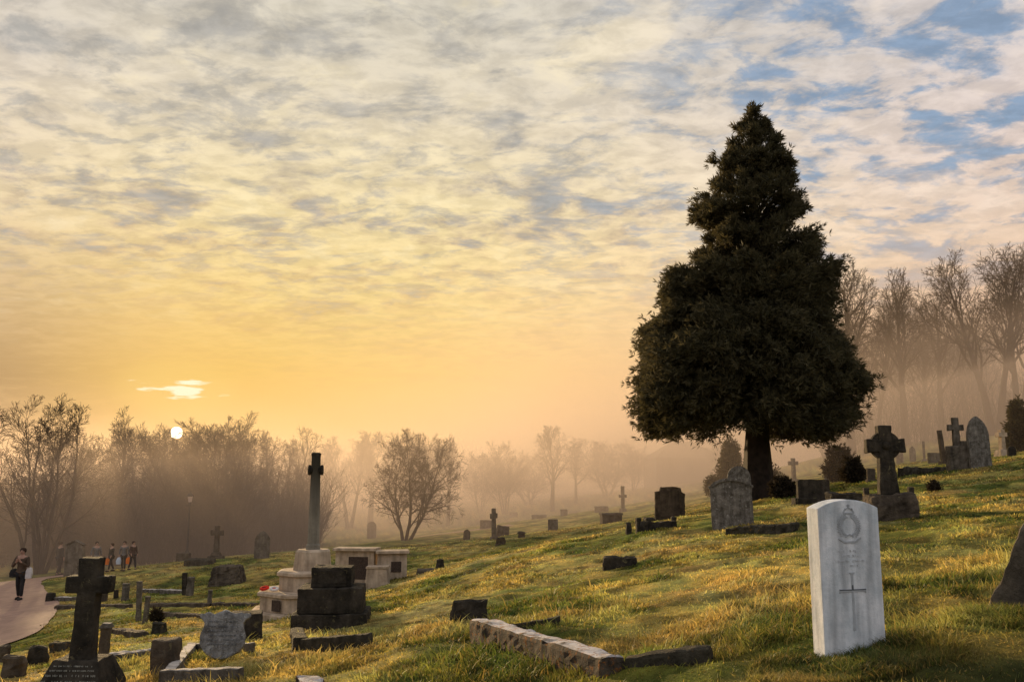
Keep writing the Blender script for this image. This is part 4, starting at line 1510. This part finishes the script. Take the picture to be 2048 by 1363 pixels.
# --- shrubs
def shrub(px, py, wpx, hpx, label, mat, seed, n=1500, size=.12, name='shrub', shape='dome', parts=True, stemh=.5, Y=None):
    if Y is None:
        p, m = spot(px, py)
    else:
        d = ray(px, py)
        x = d[0] * Y / d[1]
        p, m = Vector((x, Y, tz(x, Y))), Y / FPX
    g = np.random.default_rng(seed)
    w, h = wpx * m, hpx * m
    t = thing(name, label, 'shrub', p)
    out, tips = [], []
    nb = 46 if shape == 'cone' else (26 if shape == 'box' else 15)
    for i in range(nb):
        a = g.uniform(0, 6.28)
        hz = g.uniform(.12, 1.0) if shape != 'dome' else g.uniform(.25, 1.0)
        rr_ = {'cone': 1.05 - .9 * hz, 'box': 1.0, 'dome': math.sqrt(max(.08, 1 - (hz * .95) ** 2))}[shape] * g.uniform(.45, 1.0)
        e_ = np.array([math.cos(a) * w * .5 * rr_, math.sin(a) * w * .4 * rr_, h * (hz * .9 if shape != 'box' else min(hz, .85))])
        tips.append(e_)
        out.append((np.array([[e_[0] * .08, e_[1] * .08, -.15], e_ * np.array([.35, .35, .5]), e_, e_ * np.array([1.08, 1.08, 1.07])]), np.array([.03, .02, .009, .005]), 4))
    V, Q = tubes(out)
    link('stem', np_mesh('stem', V, Q), 'bark', t)
    tips = np.array(tips)
    k = g.integers(0, nb, n)
    u = g.normal(0, 1, (n, 3))
    cl_ = g.uniform(.6, 1.3, nb)[k][:, None]
    C = tips[k] * g.uniform(.55, 1.06, n)[:, None] + u * np.array([w, w, h]) * (.055 if shape != 'dome' else .07) * cl_
    C[:, 2] = np.abs(C[:, 2])
    u /= np.linalg.norm(u, axis=1)[:, None]
    N = u + g.normal(0, .5, (n, 3)) + np.array([0, 0, .35])
    leafmesh('foliage', C, N / np.linalg.norm(N, axis=1)[:, None], size, g, mat, t, per=4)
    return t


shrub(1462, 992, 82, 130, 'tall ivy covered shrub hugging the left of the evergreen trunk', 'shrub_leaf', 1, 5200, .15, shape='cone')
shrub(1432, 1000, 50, 50, 'low loose shrub at the left foot of the tall ivy shrub', 'shrub_leaf', 2, 1300, .13)
shrub(1568, 994, 50, 40, 'low clipped dark bush at the right foot of the evergreen trunk', 'dark_shrub_leaf', 3, 2200, .11, shape='box')
shrub(1545, 985, 34, 66, 'thin upright sprig bush touching the right of the evergreen trunk', 'dark_shrub_leaf', 4, 500, .12)
shrub(1680, 962, 78, 70, 'ragged dark shrub left of the celtic cross', 'dark_shrub_leaf', 5, 2200, .17)
shrub(1706, 964, 44, 44, 'lower brown bush leaning on the ragged dark shrub', 'dark_shrub_leaf', 6, 1500, .15)
shrub(2046, 902, 64, 98, 'dark round bush at the edge of the picture on the skyline', 'shrub_leaf', 7, 5200, .16)
shrub(1870, 982, 26, 18, 'small purple brown heather tuft in the grass right of the celtic cross', 'dark_shrub_leaf', 8, 500, .07)
shrub(8, 1100, 60, 80, 'dark low bush at the wood edge behind the person with the shoulder bag', 'dark_shrub_leaf', 9, 2600, .22, Y=58)
shrub(312, 1246, 20, 26, 'small dark sprig of weeds beside the thin posts', 'dark_shrub_leaf', 10, 300, .10)

# ------------------------------------------------------------------ people
def skin_mesh(name, V, rad, E, root, mat, parent, lv=1):
    me = bpy.data.meshes.new(name)
    me.from_pydata([tuple(v) for v in V], E, [])
    o = bpy.data.objects.new(name + '_draft', me)
    COL.objects.link(o)
    md = o.modifiers.new('skin', 'SKIN')
    sv = me.skin_vertices[0].data if me.skin_vertices else None
    if sv is None:
        me.skin_vertices.new()
        sv = me.skin_vertices[0].data
    for i, r in enumerate(rad):
        sv[i].radius = r if isinstance(r, tuple) else (r, r)
        sv[i].use_root = i == root
    sb = o.modifiers.new('sub', 'SUBSURF')
    sb.levels = sb.render_levels = lv
    dg = bpy.context.evaluated_depsgraph_get()
    ev = o.evaluated_get(dg)
    m2 = bpy.data.meshes.new_from_object(ev)
    bpy.data.objects.remove(o)
    m2.name = name
    m2.materials.clear()
    for q in m2.polygons: q.use_smooth = True
    return link(name, m2, mat, parent)


def chain(V, Rd, E, start, pts, rads):
    i = start
    for p_, r_ in zip(pts, rads):
        V.append(p_)
        Rd.append(r_)
        E.append((i, len(V) - 1))
        i = len(V) - 1
    return i


def person(px, py, hpx, label, coat, rz=0., step=.18, arms=((.0, .0), (.0, .0)), trouser='dark_cloth', coat_len=.80, group=None, both_up=False):
    p, m = spot(px, py)
    s = hpx * m / 1.74
    t = thing('person', label, 'person', p, rz, group=group)
    t.scale = (s, s, s)
    V, Rd, E = [(0, 0, .95)], [(.13, .10)], []
    sp = chain(V, Rd, E, 0, [(0, .0, 1.12), (0, -.0, 1.30), (0, .0, 1.44), (0, -.005, 1.52)], [(.12, .09), (.145, .10), (.10, .075), (.052, .055)])
    chain(V, Rd, E, sp, [(0, -.015, 1.58), (0, -.012, 1.66), (0, .0, 1.715)], [(.066, .08), (.076, .092), (.05, .065)])
    hd = len(V) - 2
    V.append((0, -.125, 1.625)); Rd.append(.014); E.append((hd, len(V) - 1))
    for sx in (-1, 1):
        V.append((sx * .088, 0, 1.64)); Rd.append(.016); E.append((hd, len(V) - 1))
    legs, hands, armp = [], [], []
    for sx in (-1, 1):
        fy = sx * step
        pts = [(sx * .09, 0, .88), (sx * .10, -fy * .45 - .03, .50), (sx * .10, -fy + .03, .09), (sx * .105, -fy - .13, .035)]
        chain(V, Rd, E, 0, pts, [.085, .055, .038, .032])
        legs.append(pts)
        a = arms[0 if sx < 0 else 1]
        if both_up:
            el = (sx * .27, -.10, 1.12)
            wr = (sx * .07, -.27, 1.30)
            fd = Vector((-sx * .35, -.3, .85)).normalized()
        else:
            el = (sx * (.25 + a[0]), .03 - a[1] * .4, 1.16)
            wr = (sx * (.27 + a[0]), -.04 - a[1], .93 + a[1] * .5)
            fd = Vector((0, -.12 - a[1], -1)).normalized()
        sh_ = (sx * .19, 0, 1.42)
        w_ = chain(V, Rd, E, 3, [sh_, el, wr], [.052, .042, .028])
        palm = Vector(wr) + fd * .075
        pi = chain(V, Rd, E, w_, [tuple(palm)], [(.035, .02)])
        sd = Vector((0, 1, 0)) if not both_up else Vector((sx, 0, 0))
        for k, (o_, ln) in enumerate(((-.028, .07), (-.01, .085), (.010, .08), (.028, .06))):
            q1 = palm + sd * o_ + fd * ln * .55
            q2 = q1 + (fd * .8 + Vector((-sx * .5, 0, 0))).normalized() * ln * .5
            chain(V, Rd, E, pi, [tuple(q1), tuple(q2)], [.010, .008])
        th = Vector(wr) + fd * .03 + sd * -.045
        chain(V, Rd, E, w_, [tuple(th), tuple(th + fd * .045)], [.011, .009])
        hands.append(palm + fd * .04)
        armp.append((sh_, el, wr))
    skin_mesh('body', V, Rd, E, 0, 'skin', t)
    # coat with sleeves
    V, Rd, E = [(0, 0, 1.05)], [(.165, .135)], []
    up = chain(V, Rd, E, 0, [(0, 0, 1.22), (0, 0, 1.38), (0, 0, 1.475)], [(.165, .13), (.175, .125), (.085, .08)])
    if coat_len < .95:
        chain(V, Rd, E, 0, [(0, 0, .92), (0, 0, coat_len)], [(.18, .145), (.19, .155)])
    for sh_, el, wr in armp:
        wrr = tuple(Vector(el).lerp(Vector(wr), .93))
        chain(V, Rd, E, 2, [(sh_[0] * .98, 0, 1.405), el, wrr], [.072, .058, .045])
    skin_mesh('coat', V, Rd, E, 0, coat, t)
    V, Rd, E = [(0, 0, .93)], [(.15, .115)], []
    for pts in legs:
        an = Vector(pts[1]).lerp(Vector(pts[2]), .94)
        chain(V, Rd, E, 0, [pts[0], pts[1], tuple(an)], [.10, .072, .058])
    skin_mesh('trousers', V, Rd, E, 0, trouser, t)
    for pts in legs:
        a_, b_ = Vector(pts[2]), Vector(pts[3])
        MB().tube([a_ + Vector((0, .05, -.045)), a_ + Vector((0, -.02, -.035)), b_ + Vector((0, 0, .012)), b_ + Vector((0, -.06, .0))], [.042, .052, .046, .026], 8).build('shoe', 'dark_cloth', t)
    mbx = MB()
    mbx.lathe([(.094, 1.60), (.104, 1.66), (.096, 1.71), (.064, 1.745), (.02, 1.757)], 12, c=(0, .018), sy=1.12)
    mbx.build('hair', 'hair', t, smooth=True)
    mbx = MB()
    for sx in (-1, 1):
        mbx.lathe([(.004, 1.633), (.011, 1.64), (.004, 1.648)], 6, c=(sx * .033, -.098))
    mbx.build('eyes', 'dark_cloth', t)
    MB().box((0, -.106, 1.575), (.045, .008, .008)).build('mouth', 'brown_coat', t)
    M_ = Matrix.Translation(p) @ Matrix.Rotation(rz, 4, 'Z') @ Matrix.Scale(s, 4)
    return t, [M_ @ h for h in hands], M_, s


def bag(loc, s, mat, label, w=.30, h=.36, rz=0, strap=None):
    t = thing('bag', label, 'bag', loc, rz)
    outl = [(-w * .42, -h), (w * .42, -h), (w * .5, -h * .55), (w * .36, -h * .12), (w * .12, -h * .04), (-w * .12, -h * .04), (-w * .36, -h * .12), (-w * .5, -h * .55)]
    MB().prism([(x * s, z * s) for x, z in outl], -.06 * s, .06 * s).build('sack', mat, t, .02 * s, .012, .1)
    if strap:
        MB().tube([Vector(q) - Vector(loc) for q in strap], [.013 * s] * len(strap), 6).build('strap', mat, t)
    else:
        MB().tube([(-.06 * s, 0, -h * s * .1), (-.05 * s, 0, .0), (0, 0, .02 * s), (.05 * s, 0, .0), (.06 * s, 0, -h * s * .1)], [.008 * s] * 5, 6).build('handle', mat, t)
    return t


t, hands, M_, s = person(38, 1199, 101, 'person in olive brown coat walking alone on the path, hands raised to the chest', 'olive_coat', R(4), .13, both_up=True, coat_len=.74)
bag(M_ @ Vector((-.27, .02, 1.06)), s, 'dark_cloth', 'dark shoulder bag on the lone walker on the path', .26, .30, strap=[M_ @ Vector((-.30, 0, 1.0)), M_ @ Vector((-.26, -.05, 1.25)), M_ @ Vector((-.17, -.02, 1.49)), M_ @ Vector((-.2, .1, 1.2))])
bag(M_ @ Vector((.27, -.03, 1.10)), s, 'white_bag', 'white carrier bag hanging from the arm of the lone walker', .22, .38)
G6 = 'people walking on the far path'
person(117, 1150, 66, 'person in a long black coat half hidden by the gabled headstone', 'black_coat', R(150), .16, coat_len=.45, group=G6)
person(190, 1146, 62, 'person in a grey patterned jacket apart from the others behind the big dark cross', 'grey_jacket', R(38), .20, arms=((.02, .10), (.0, .0)), group=G6)
t, hands, M_, s = person(221, 1142, 55, 'person in a dark coat carrying an orange bag, outermost of the walking group', 'black_coat', R(-40), .22, arms=((.03, .02), (.0, .12)), group=G6)
bag(hands[0], s, 'orange_bag', 'orange carrier bag held by the person in the dark coat', .34, .42)
t, hands, M_, s = person(246, 1141, 58, 'person in a light striped jacket in the middle of the walking group', 'grey_jacket', R(6), .12, coat_len=.85, group=G6)
bag(hands[0], s, 'blue_white_bag', 'bluish white bag held by the person in the striped jacket', .30, .42)
bag(hands[1], s, 'orange_bag', 'orange bag held between the striped jacket and the maroon coat', .28, .40)
person(264, 1139, 56, 'person in a maroon coat, nearest to the lamp post in the walking group', 'brown_coat', R(62), .20, arms=((.0, .12), (.03, .0)), coat_len=.72, group=G6)

# ------------------------------------------------------------------ fog
def fog(name, y0, y1, top, dens, col, aniso, emis=None, es=0.0):
    """a bank of ground mist: a closed body whose top, given as (x, height at the front, height at the rear), follows the rise of the hill"""
    me = bpy.data.meshes.new(name)
    xs, zf, zr = [q[0] for q in top], [q[1] for q in top], [q[2] for q in top]
    k = len(xs)
    V = [(x, y0, -40) for x in xs] + [(x, y1, -40) for x in xs] + [(x, y0, z) for x, z in zip(xs, zf)] + [(x, y1, z) for x, z in zip(xs, zr)]
    F = [tuple(range(k)), tuple(range(2 * k - 1, k - 1, -1))][:0]
    for i in range(k - 1):
        F += [(k + i, k + i + 1, i + 1, i), (2 * k + i, 2 * k + i + 1, 3 * k + i + 1, 3 * k + i), (i, i + 1, 2 * k + i + 1, 2 * k + i), (k + i + 1, k + i, 3 * k + i, 3 * k + i + 1)]
    F += [(0, 2 * k, 3 * k, k), (k - 1, 2 * k - 1, 4 * k - 1, 3 * k - 1)]
    me.from_pydata(V, [], F)
    bmx = bmesh.new()
    bmx.from_mesh(me)
    bmesh.ops.triangulate(bmx, faces=bmx.faces)
    bmesh.ops.recalc_face_normals(bmx, faces=bmx.faces)
    bmx.to_mesh(me)
    bmx.free()
    m = bpy.data.materials.new('mist')
    m.use_nodes = True
    nt = m.node_tree
    nt.nodes.remove(nt.nodes['Principled BSDF'])
    v = nd(nt, 'ShaderNodeVolumePrincipled')
    v.inputs['Color'].default_value = (*col, 1)
    v.inputs['Density'].default_value = dens
    v.inputs['Anisotropy'].default_value = aniso
    if emis:
        v.inputs['Emission Strength'].default_value = es
        v.inputs['Emission Color'].default_value = (*emis, 1)
    nt.links.new(v.outputs[0], nt.nodes['Material Output'].inputs['Volume'])
    m.cycles.homogeneous_volume = True
    me.materials.append(m)
    o = bpy.data.objects.new(name, me)
    COL.objects.link(o)
    return tag(o, kind='stuff')


FC = (.68, .56, .455)
FE = (1.0, .63, .40)  # warm glow added to the mist in place of multiply scattered light


def bank(h):
    l = h * .38 + .2
    return [(-110, l, l), (-24, l, l), (0, h, h), (20, h + 3.0, h + 3.0), (60, h + 11.5, h + 11.5), (150, h + 26, h + 26)]


fog('fog', 29, 460, bank(2.0), .0075, FC, .42, FE, .0012)
fog('fog', 38, 460, bank(5.0), .0070, FC, .42, FE, .0010)
fog('fog', 50, 460, bank(10.0), .0060, FC, .42, FE, .0008)
fog('fog', 72, 460, bank(22.0), .0040, FC, .42, FE, .0006)

# ------------------------------------------------------------------ sky and sun
sd = ray(353, 865)
sd = sd / np.linalg.norm(sd)
SUN_AZ = math.atan2(sd[0], sd[1])
SUN_AZ -= R(5)
SUN_EL = R(9.0)
world = bpy.data.worlds.new('World')
sc.world = world
world.use_nodes = True
nt = world.node_tree
L = nt.links.new
bg = nt.nodes['Background']


def mth(op, a, b=None, c=None, clamp=False):
    n = nd(nt, 'ShaderNodeMath', operation=op)
    n.use_clamp = clamp
    for i, v in enumerate((a, b, c)):
        if v is None: continue
        if isinstance(v, (int, float)): n.inputs[i].default_value = v
        else: L(v, n.inputs[i])
    return n.outputs[0]


def rng_(v, a, b, c=0., d=1., smooth=True):
    n = nd(nt, 'ShaderNodeMapRange')
    if smooth: n.interpolation_type = 'SMOOTHSTEP'
    L(v, n.inputs[0])
    for i, q in enumerate((a, b, c, d)): n.inputs[i + 1].default_value = q
    return n.outputs[0]


def mixc(f, a, b, bt='MIX'):
    n = nd(nt, 'ShaderNodeMix', data_type='RGBA', blend_type=bt)
    if isinstance(f, (int, float)): n.inputs[0].default_value = f
    else: L(f, n.inputs[0])
    for i, v in ((6, a), (7, b)):
        if isinstance(v, tuple): n.inputs[i].default_value = (*v, 1)
        else: L(v, n.inputs[i])
    return n.outputs[2]


def lin(r, g, b):
    f = lambda c: (c / 255 / 12.92) if c < 10.3 else ((c / 255 + .055) / 1.055) ** 2.4
    return (f(r), f(g), f(b))


def ramp(v, stops):
    n = nd(nt, 'ShaderNodeValToRGB')
    e = n.color_ramp.elements
    while len(e) < len(stops): e.new(.5)
    for q, (p_, c_) in zip(e, stops):
        q.position = p_
        q.color = (*lin(*c_), 1)
    L(v, n.inputs[0])
    return n.outputs[0]


tc = nd(nt, 'ShaderNodeTexCoord')
sep = nd(nt, 'ShaderNodeSeparateXYZ')
L(tc.outputs['Generated'], sep.inputs[0])
X, Y_, Z = sep.outputs
elz = mth('MAXIMUM', Z, 0.0)
azm = mth('ARCTAN2', X, Y_)
daz = mth('ABSOLUTE', mth('SUBTRACT', azm, R(-11)))
warm = rng_(daz, R(4), R(44), 1.0, 0.0)
lowleft = mth('MULTIPLY', rng_(azm, R(-18), R(-31), 0, 1), rng_(elz, .32, .02, 0, 1))
# cloud plane coordinates
cz_ = mth('ADD', elz, .13)
cu = mth('DIVIDE', X, cz_)
cv = mth('DIVIDE', Y_, cz_)
cmb = nd(nt, 'ShaderNodeCombineXYZ')
L(cu, cmb.inputs[0]); L(cv, cmb.inputs[1])


def cnoise(scale, detail, rough, dist, off, sy=1.0, rot=0.0):
    mp = nd(nt, 'ShaderNodeMapping')
    mp.inputs['Location'].default_value = off
    mp.inputs['Rotation'].default_value = (0, 0, rot)
    mp.inputs['Scale'].default_value = (1, sy, 1)
    L(cmb.outputs[0], mp.inputs[0])
    n = nd(nt, 'ShaderNodeTexNoise')
    n.inputs['Scale'].default_value = scale
    n.inputs['Detail'].default_value = detail
    n.inputs['Roughness'].default_value = rough
    n.inputs['Distortion'].default_value = dist
    L(mp.outputs[0], n.inputs['Vector'])
    return n.outputs[0]


n_big = cnoise(1.3, 3, .5, .3, (3.1, 1.7, 0), 1.2, .35)
n_mid = cnoise(3.1, 9, .57, .3, (7.3, 2.2, 0), 1.3, .4)
n_cel = cnoise(6.6, 9, .60, .45, (2.3, 5.2, 0), 1.15, -.3)
n_fin = cnoise(15.0, 7, .6, .3, (1.3, 9.2, 0), 1.1, .6)
cl = mth('ADD', mth('MULTIPLY', n_mid, .38), mth('ADD', mth('MULTIPLY', n_big, .22), mth('ADD', mth('MULTIPLY', n_cel, .42), mth('MULTIPLY', n_fin, .14))))
# base colours by height: towards the sun and away from it
c_sun = ramp(mth('MULTIPLY', elz, 1.9), [(0, (228, 176, 104)), (.10, (246, 197, 112)), (.22, (248, 204, 118)), (.38, (249, 218, 148)), (.55, (246, 224, 172)), (.75, (230, 216, 190)), (1, (212, 206, 192))])
c_off = ramp(mth('MULTIPLY', elz, 1.9), [(0, (190, 152, 128)), (.12, (206, 168, 142)), (.30, (232, 202, 180)), (.45, (238, 214, 192)), (.62, (228, 210, 200)), (.80, (214, 204, 200)), (1, (204, 198, 196))])
lit = mixc(warm, c_off, c_sun)
lit = mixc(mth('MULTIPLY', lowleft, .9), lit, lin(168, 136, 104))
shade = mixc(warm, mixc(rng_(elz, .1, .45), lin(206, 182, 168), lin(178, 174, 176)), mixc(rng_(elz, .08, .42), lin(238, 194, 118), lin(192, 185, 172)))
# the blue seen through gaps comes from the physical sky
sky = nd(nt, 'ShaderNodeTexSky', sky_type='NISHITA')
sky.sun_disc = False
sky.sun_elevation = SUN_EL
sky.sun_rotation = SUN_AZ
sky.air_density = 1.6
sky.dust_density = 1.0
skyc = nd(nt, 'ShaderNodeVectorMath', operation='SCALE')
L(sky.outputs[0], skyc.inputs[0])
skyc.inputs['Scale'].default_value = .10
blue = mixc(.7, skyc.outputs[0], lin(150, 172, 204))
gapc = mixc(rng_(azm, R(-2), R(20), 0, 1), lin(176, 172, 165), blue)
gapc = mixc(rng_(elz, .10, .26, 0, 1), shade, gapc)
f_lit = rng_(cl, .475, .605)
c = mixc(f_lit, shade, lit)
hi = mth('MULTIPLY', rng_(cl, .60, .72), rng_(elz, .06, .3))
c = mixc(mth('MULTIPLY', hi, .5), c, mixc(warm, lin(246, 228, 212), lin(255, 238, 196)))
gap_th = mth('ADD', rng_(azm, R(0), R(30), .0, .06), rng_(elz, .15, .48, 0, .02))
gap = rng_(mth('SUBTRACT', cl, gap_th), .515, .44)
c = mixc(mth('MULTIPLY', gap, rng_(elz, .06, .22)), c, gapc)
n_rdg = cnoise(2.8, 9, .64, .3, (5.7, 3.3, 0), 1.6, .5)
rdg = mth('MULTIPLY', rng_(mth('ABSOLUTE', mth('SUBTRACT', n_rdg, .5)), .075, .0), rng_(n_cel, .60, .44))
c = mixc(mth('MULTIPLY', mth('MULTIPLY', rdg, .62), rng_(elz, .10, .26)), c, gapc)
n_puf = cnoise(10.5, 8, .62, .3, (8.1, 4.4, 0), 1.25, .15)
puf = nd(nt, 'ShaderNodeVectorMath', operation='SCALE')
L(c, puf.inputs[0])
L(rng_(n_puf, .36, .62, .88, 1.08), puf.inputs['Scale'])
c = mixc(rng_(elz, .03, .20), c, puf.outputs[0])
# thin out contrast near the horizon
base_l = mixc(mth('MULTIPLY', lowleft, .9), mixc(warm, c_off, c_sun), lin(168, 136, 104))
c = mixc(mth('MULTIPLY', rng_(elz, .30, .05), .75), c, base_l)


def dot_to(vec):
    n = nd(nt, 'ShaderNodeVectorMath', operation='DOT_PRODUCT')
    L(tc.outputs['Generated'], n.inputs[0])
    n.inputs[1].default_value = tuple(vec)
    return n.outputs['Value']


ds = dot_to(sd)
glow = mth('POWER', mth('MAXIMUM', ds, 0.0), 90.0)
c = mixc(mth('MULTIPLY', glow, .55), c, (1.0, .60, .16))
# bright torn cloud over the sun
kd = ray(358, 776)
k_el = math.atan2(kd[2], math.hypot(kd[0], kd[1]))
k_az = math.atan2(kd[0], kd[1])
elev = mth('ARCSINE', Z)
ex = mth('DIVIDE', mth('SUBTRACT', azm, k_az), R(2.0))
ey = mth('DIVIDE', mth('SUBTRACT', elev, k_el), R(.50))
sn = nd(nt, 'ShaderNodeTexNoise')
sn.inputs['Scale'].default_value = 90
sn.inputs['Detail'].default_value = 5
smp = nd(nt, 'ShaderNodeMapping')
smp.inputs['Scale'].default_value = (.35, .35, 2.2)
L(tc.outputs['Generated'], smp.inputs[0])
L(smp.outputs[0], sn.inputs['Vector'])
er = mth('ADD', mth('ADD', mth('MULTIPLY', ex, ex), mth('MULTIPLY', ey, ey)), mth('MULTIPLY', mth('SUBTRACT', sn.outputs[0], .5), 9.0))
c = mixc(mth('MULTIPLY', rng_(mth('ADD', mth('MULTIPLY', ex, ex), mth('MULTIPLY', mth('MULTIPLY', ey, ey), .25)), 5.0, 0.0), .5), c, (1.0, .66, .20))
c = mixc(rng_(er, 1.0, -.3), c, (1.15, .98, .66))
disc = rng_(ds, math.cos(R(.36)), math.cos(R(.31)))
c = mixc(disc, c, (22.0, 18.0, 12.0))
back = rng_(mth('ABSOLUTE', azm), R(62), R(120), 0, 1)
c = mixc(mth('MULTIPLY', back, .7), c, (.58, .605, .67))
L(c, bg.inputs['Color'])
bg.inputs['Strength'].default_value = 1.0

sun_d = bpy.data.lights.new('sun', 'SUN')
sun_d.energy = 5.6
sun_d.color = (1.0, .70, .36)
sun_d.angle = R(.9)
sun = bpy.data.objects.new('sun', sun_d)
COL.objects.link(sun)
sv = Vector((math.sin(SUN_AZ) * math.cos(SUN_EL), math.cos(SUN_AZ) * math.cos(SUN_EL), math.sin(SUN_EL)))
sun.rotation_euler = sv.to_track_quat('Z', 'Y').to_euler()

# ------------------------------------------------------------------ render settings
sc.view_settings.view_transform = 'Standard'
sc.view_settings.look = 'None'
sc.view_settings.exposure = 0
sc.view_settings.gamma = 1
cy = sc.cycles
cy.max_bounces = 4
cy.diffuse_bounces = 2
cy.glossy_bounces = 1
cy.transmission_bounces = 2
cy.transparent_max_bounces = 8
cy.volume_bounces = 0
cy.use_denoising = True
cy.denoiser = 'OPENIMAGEDENOISE'
cy.sample_clamp_indirect = 4
cy.sample_clamp_direct = 12
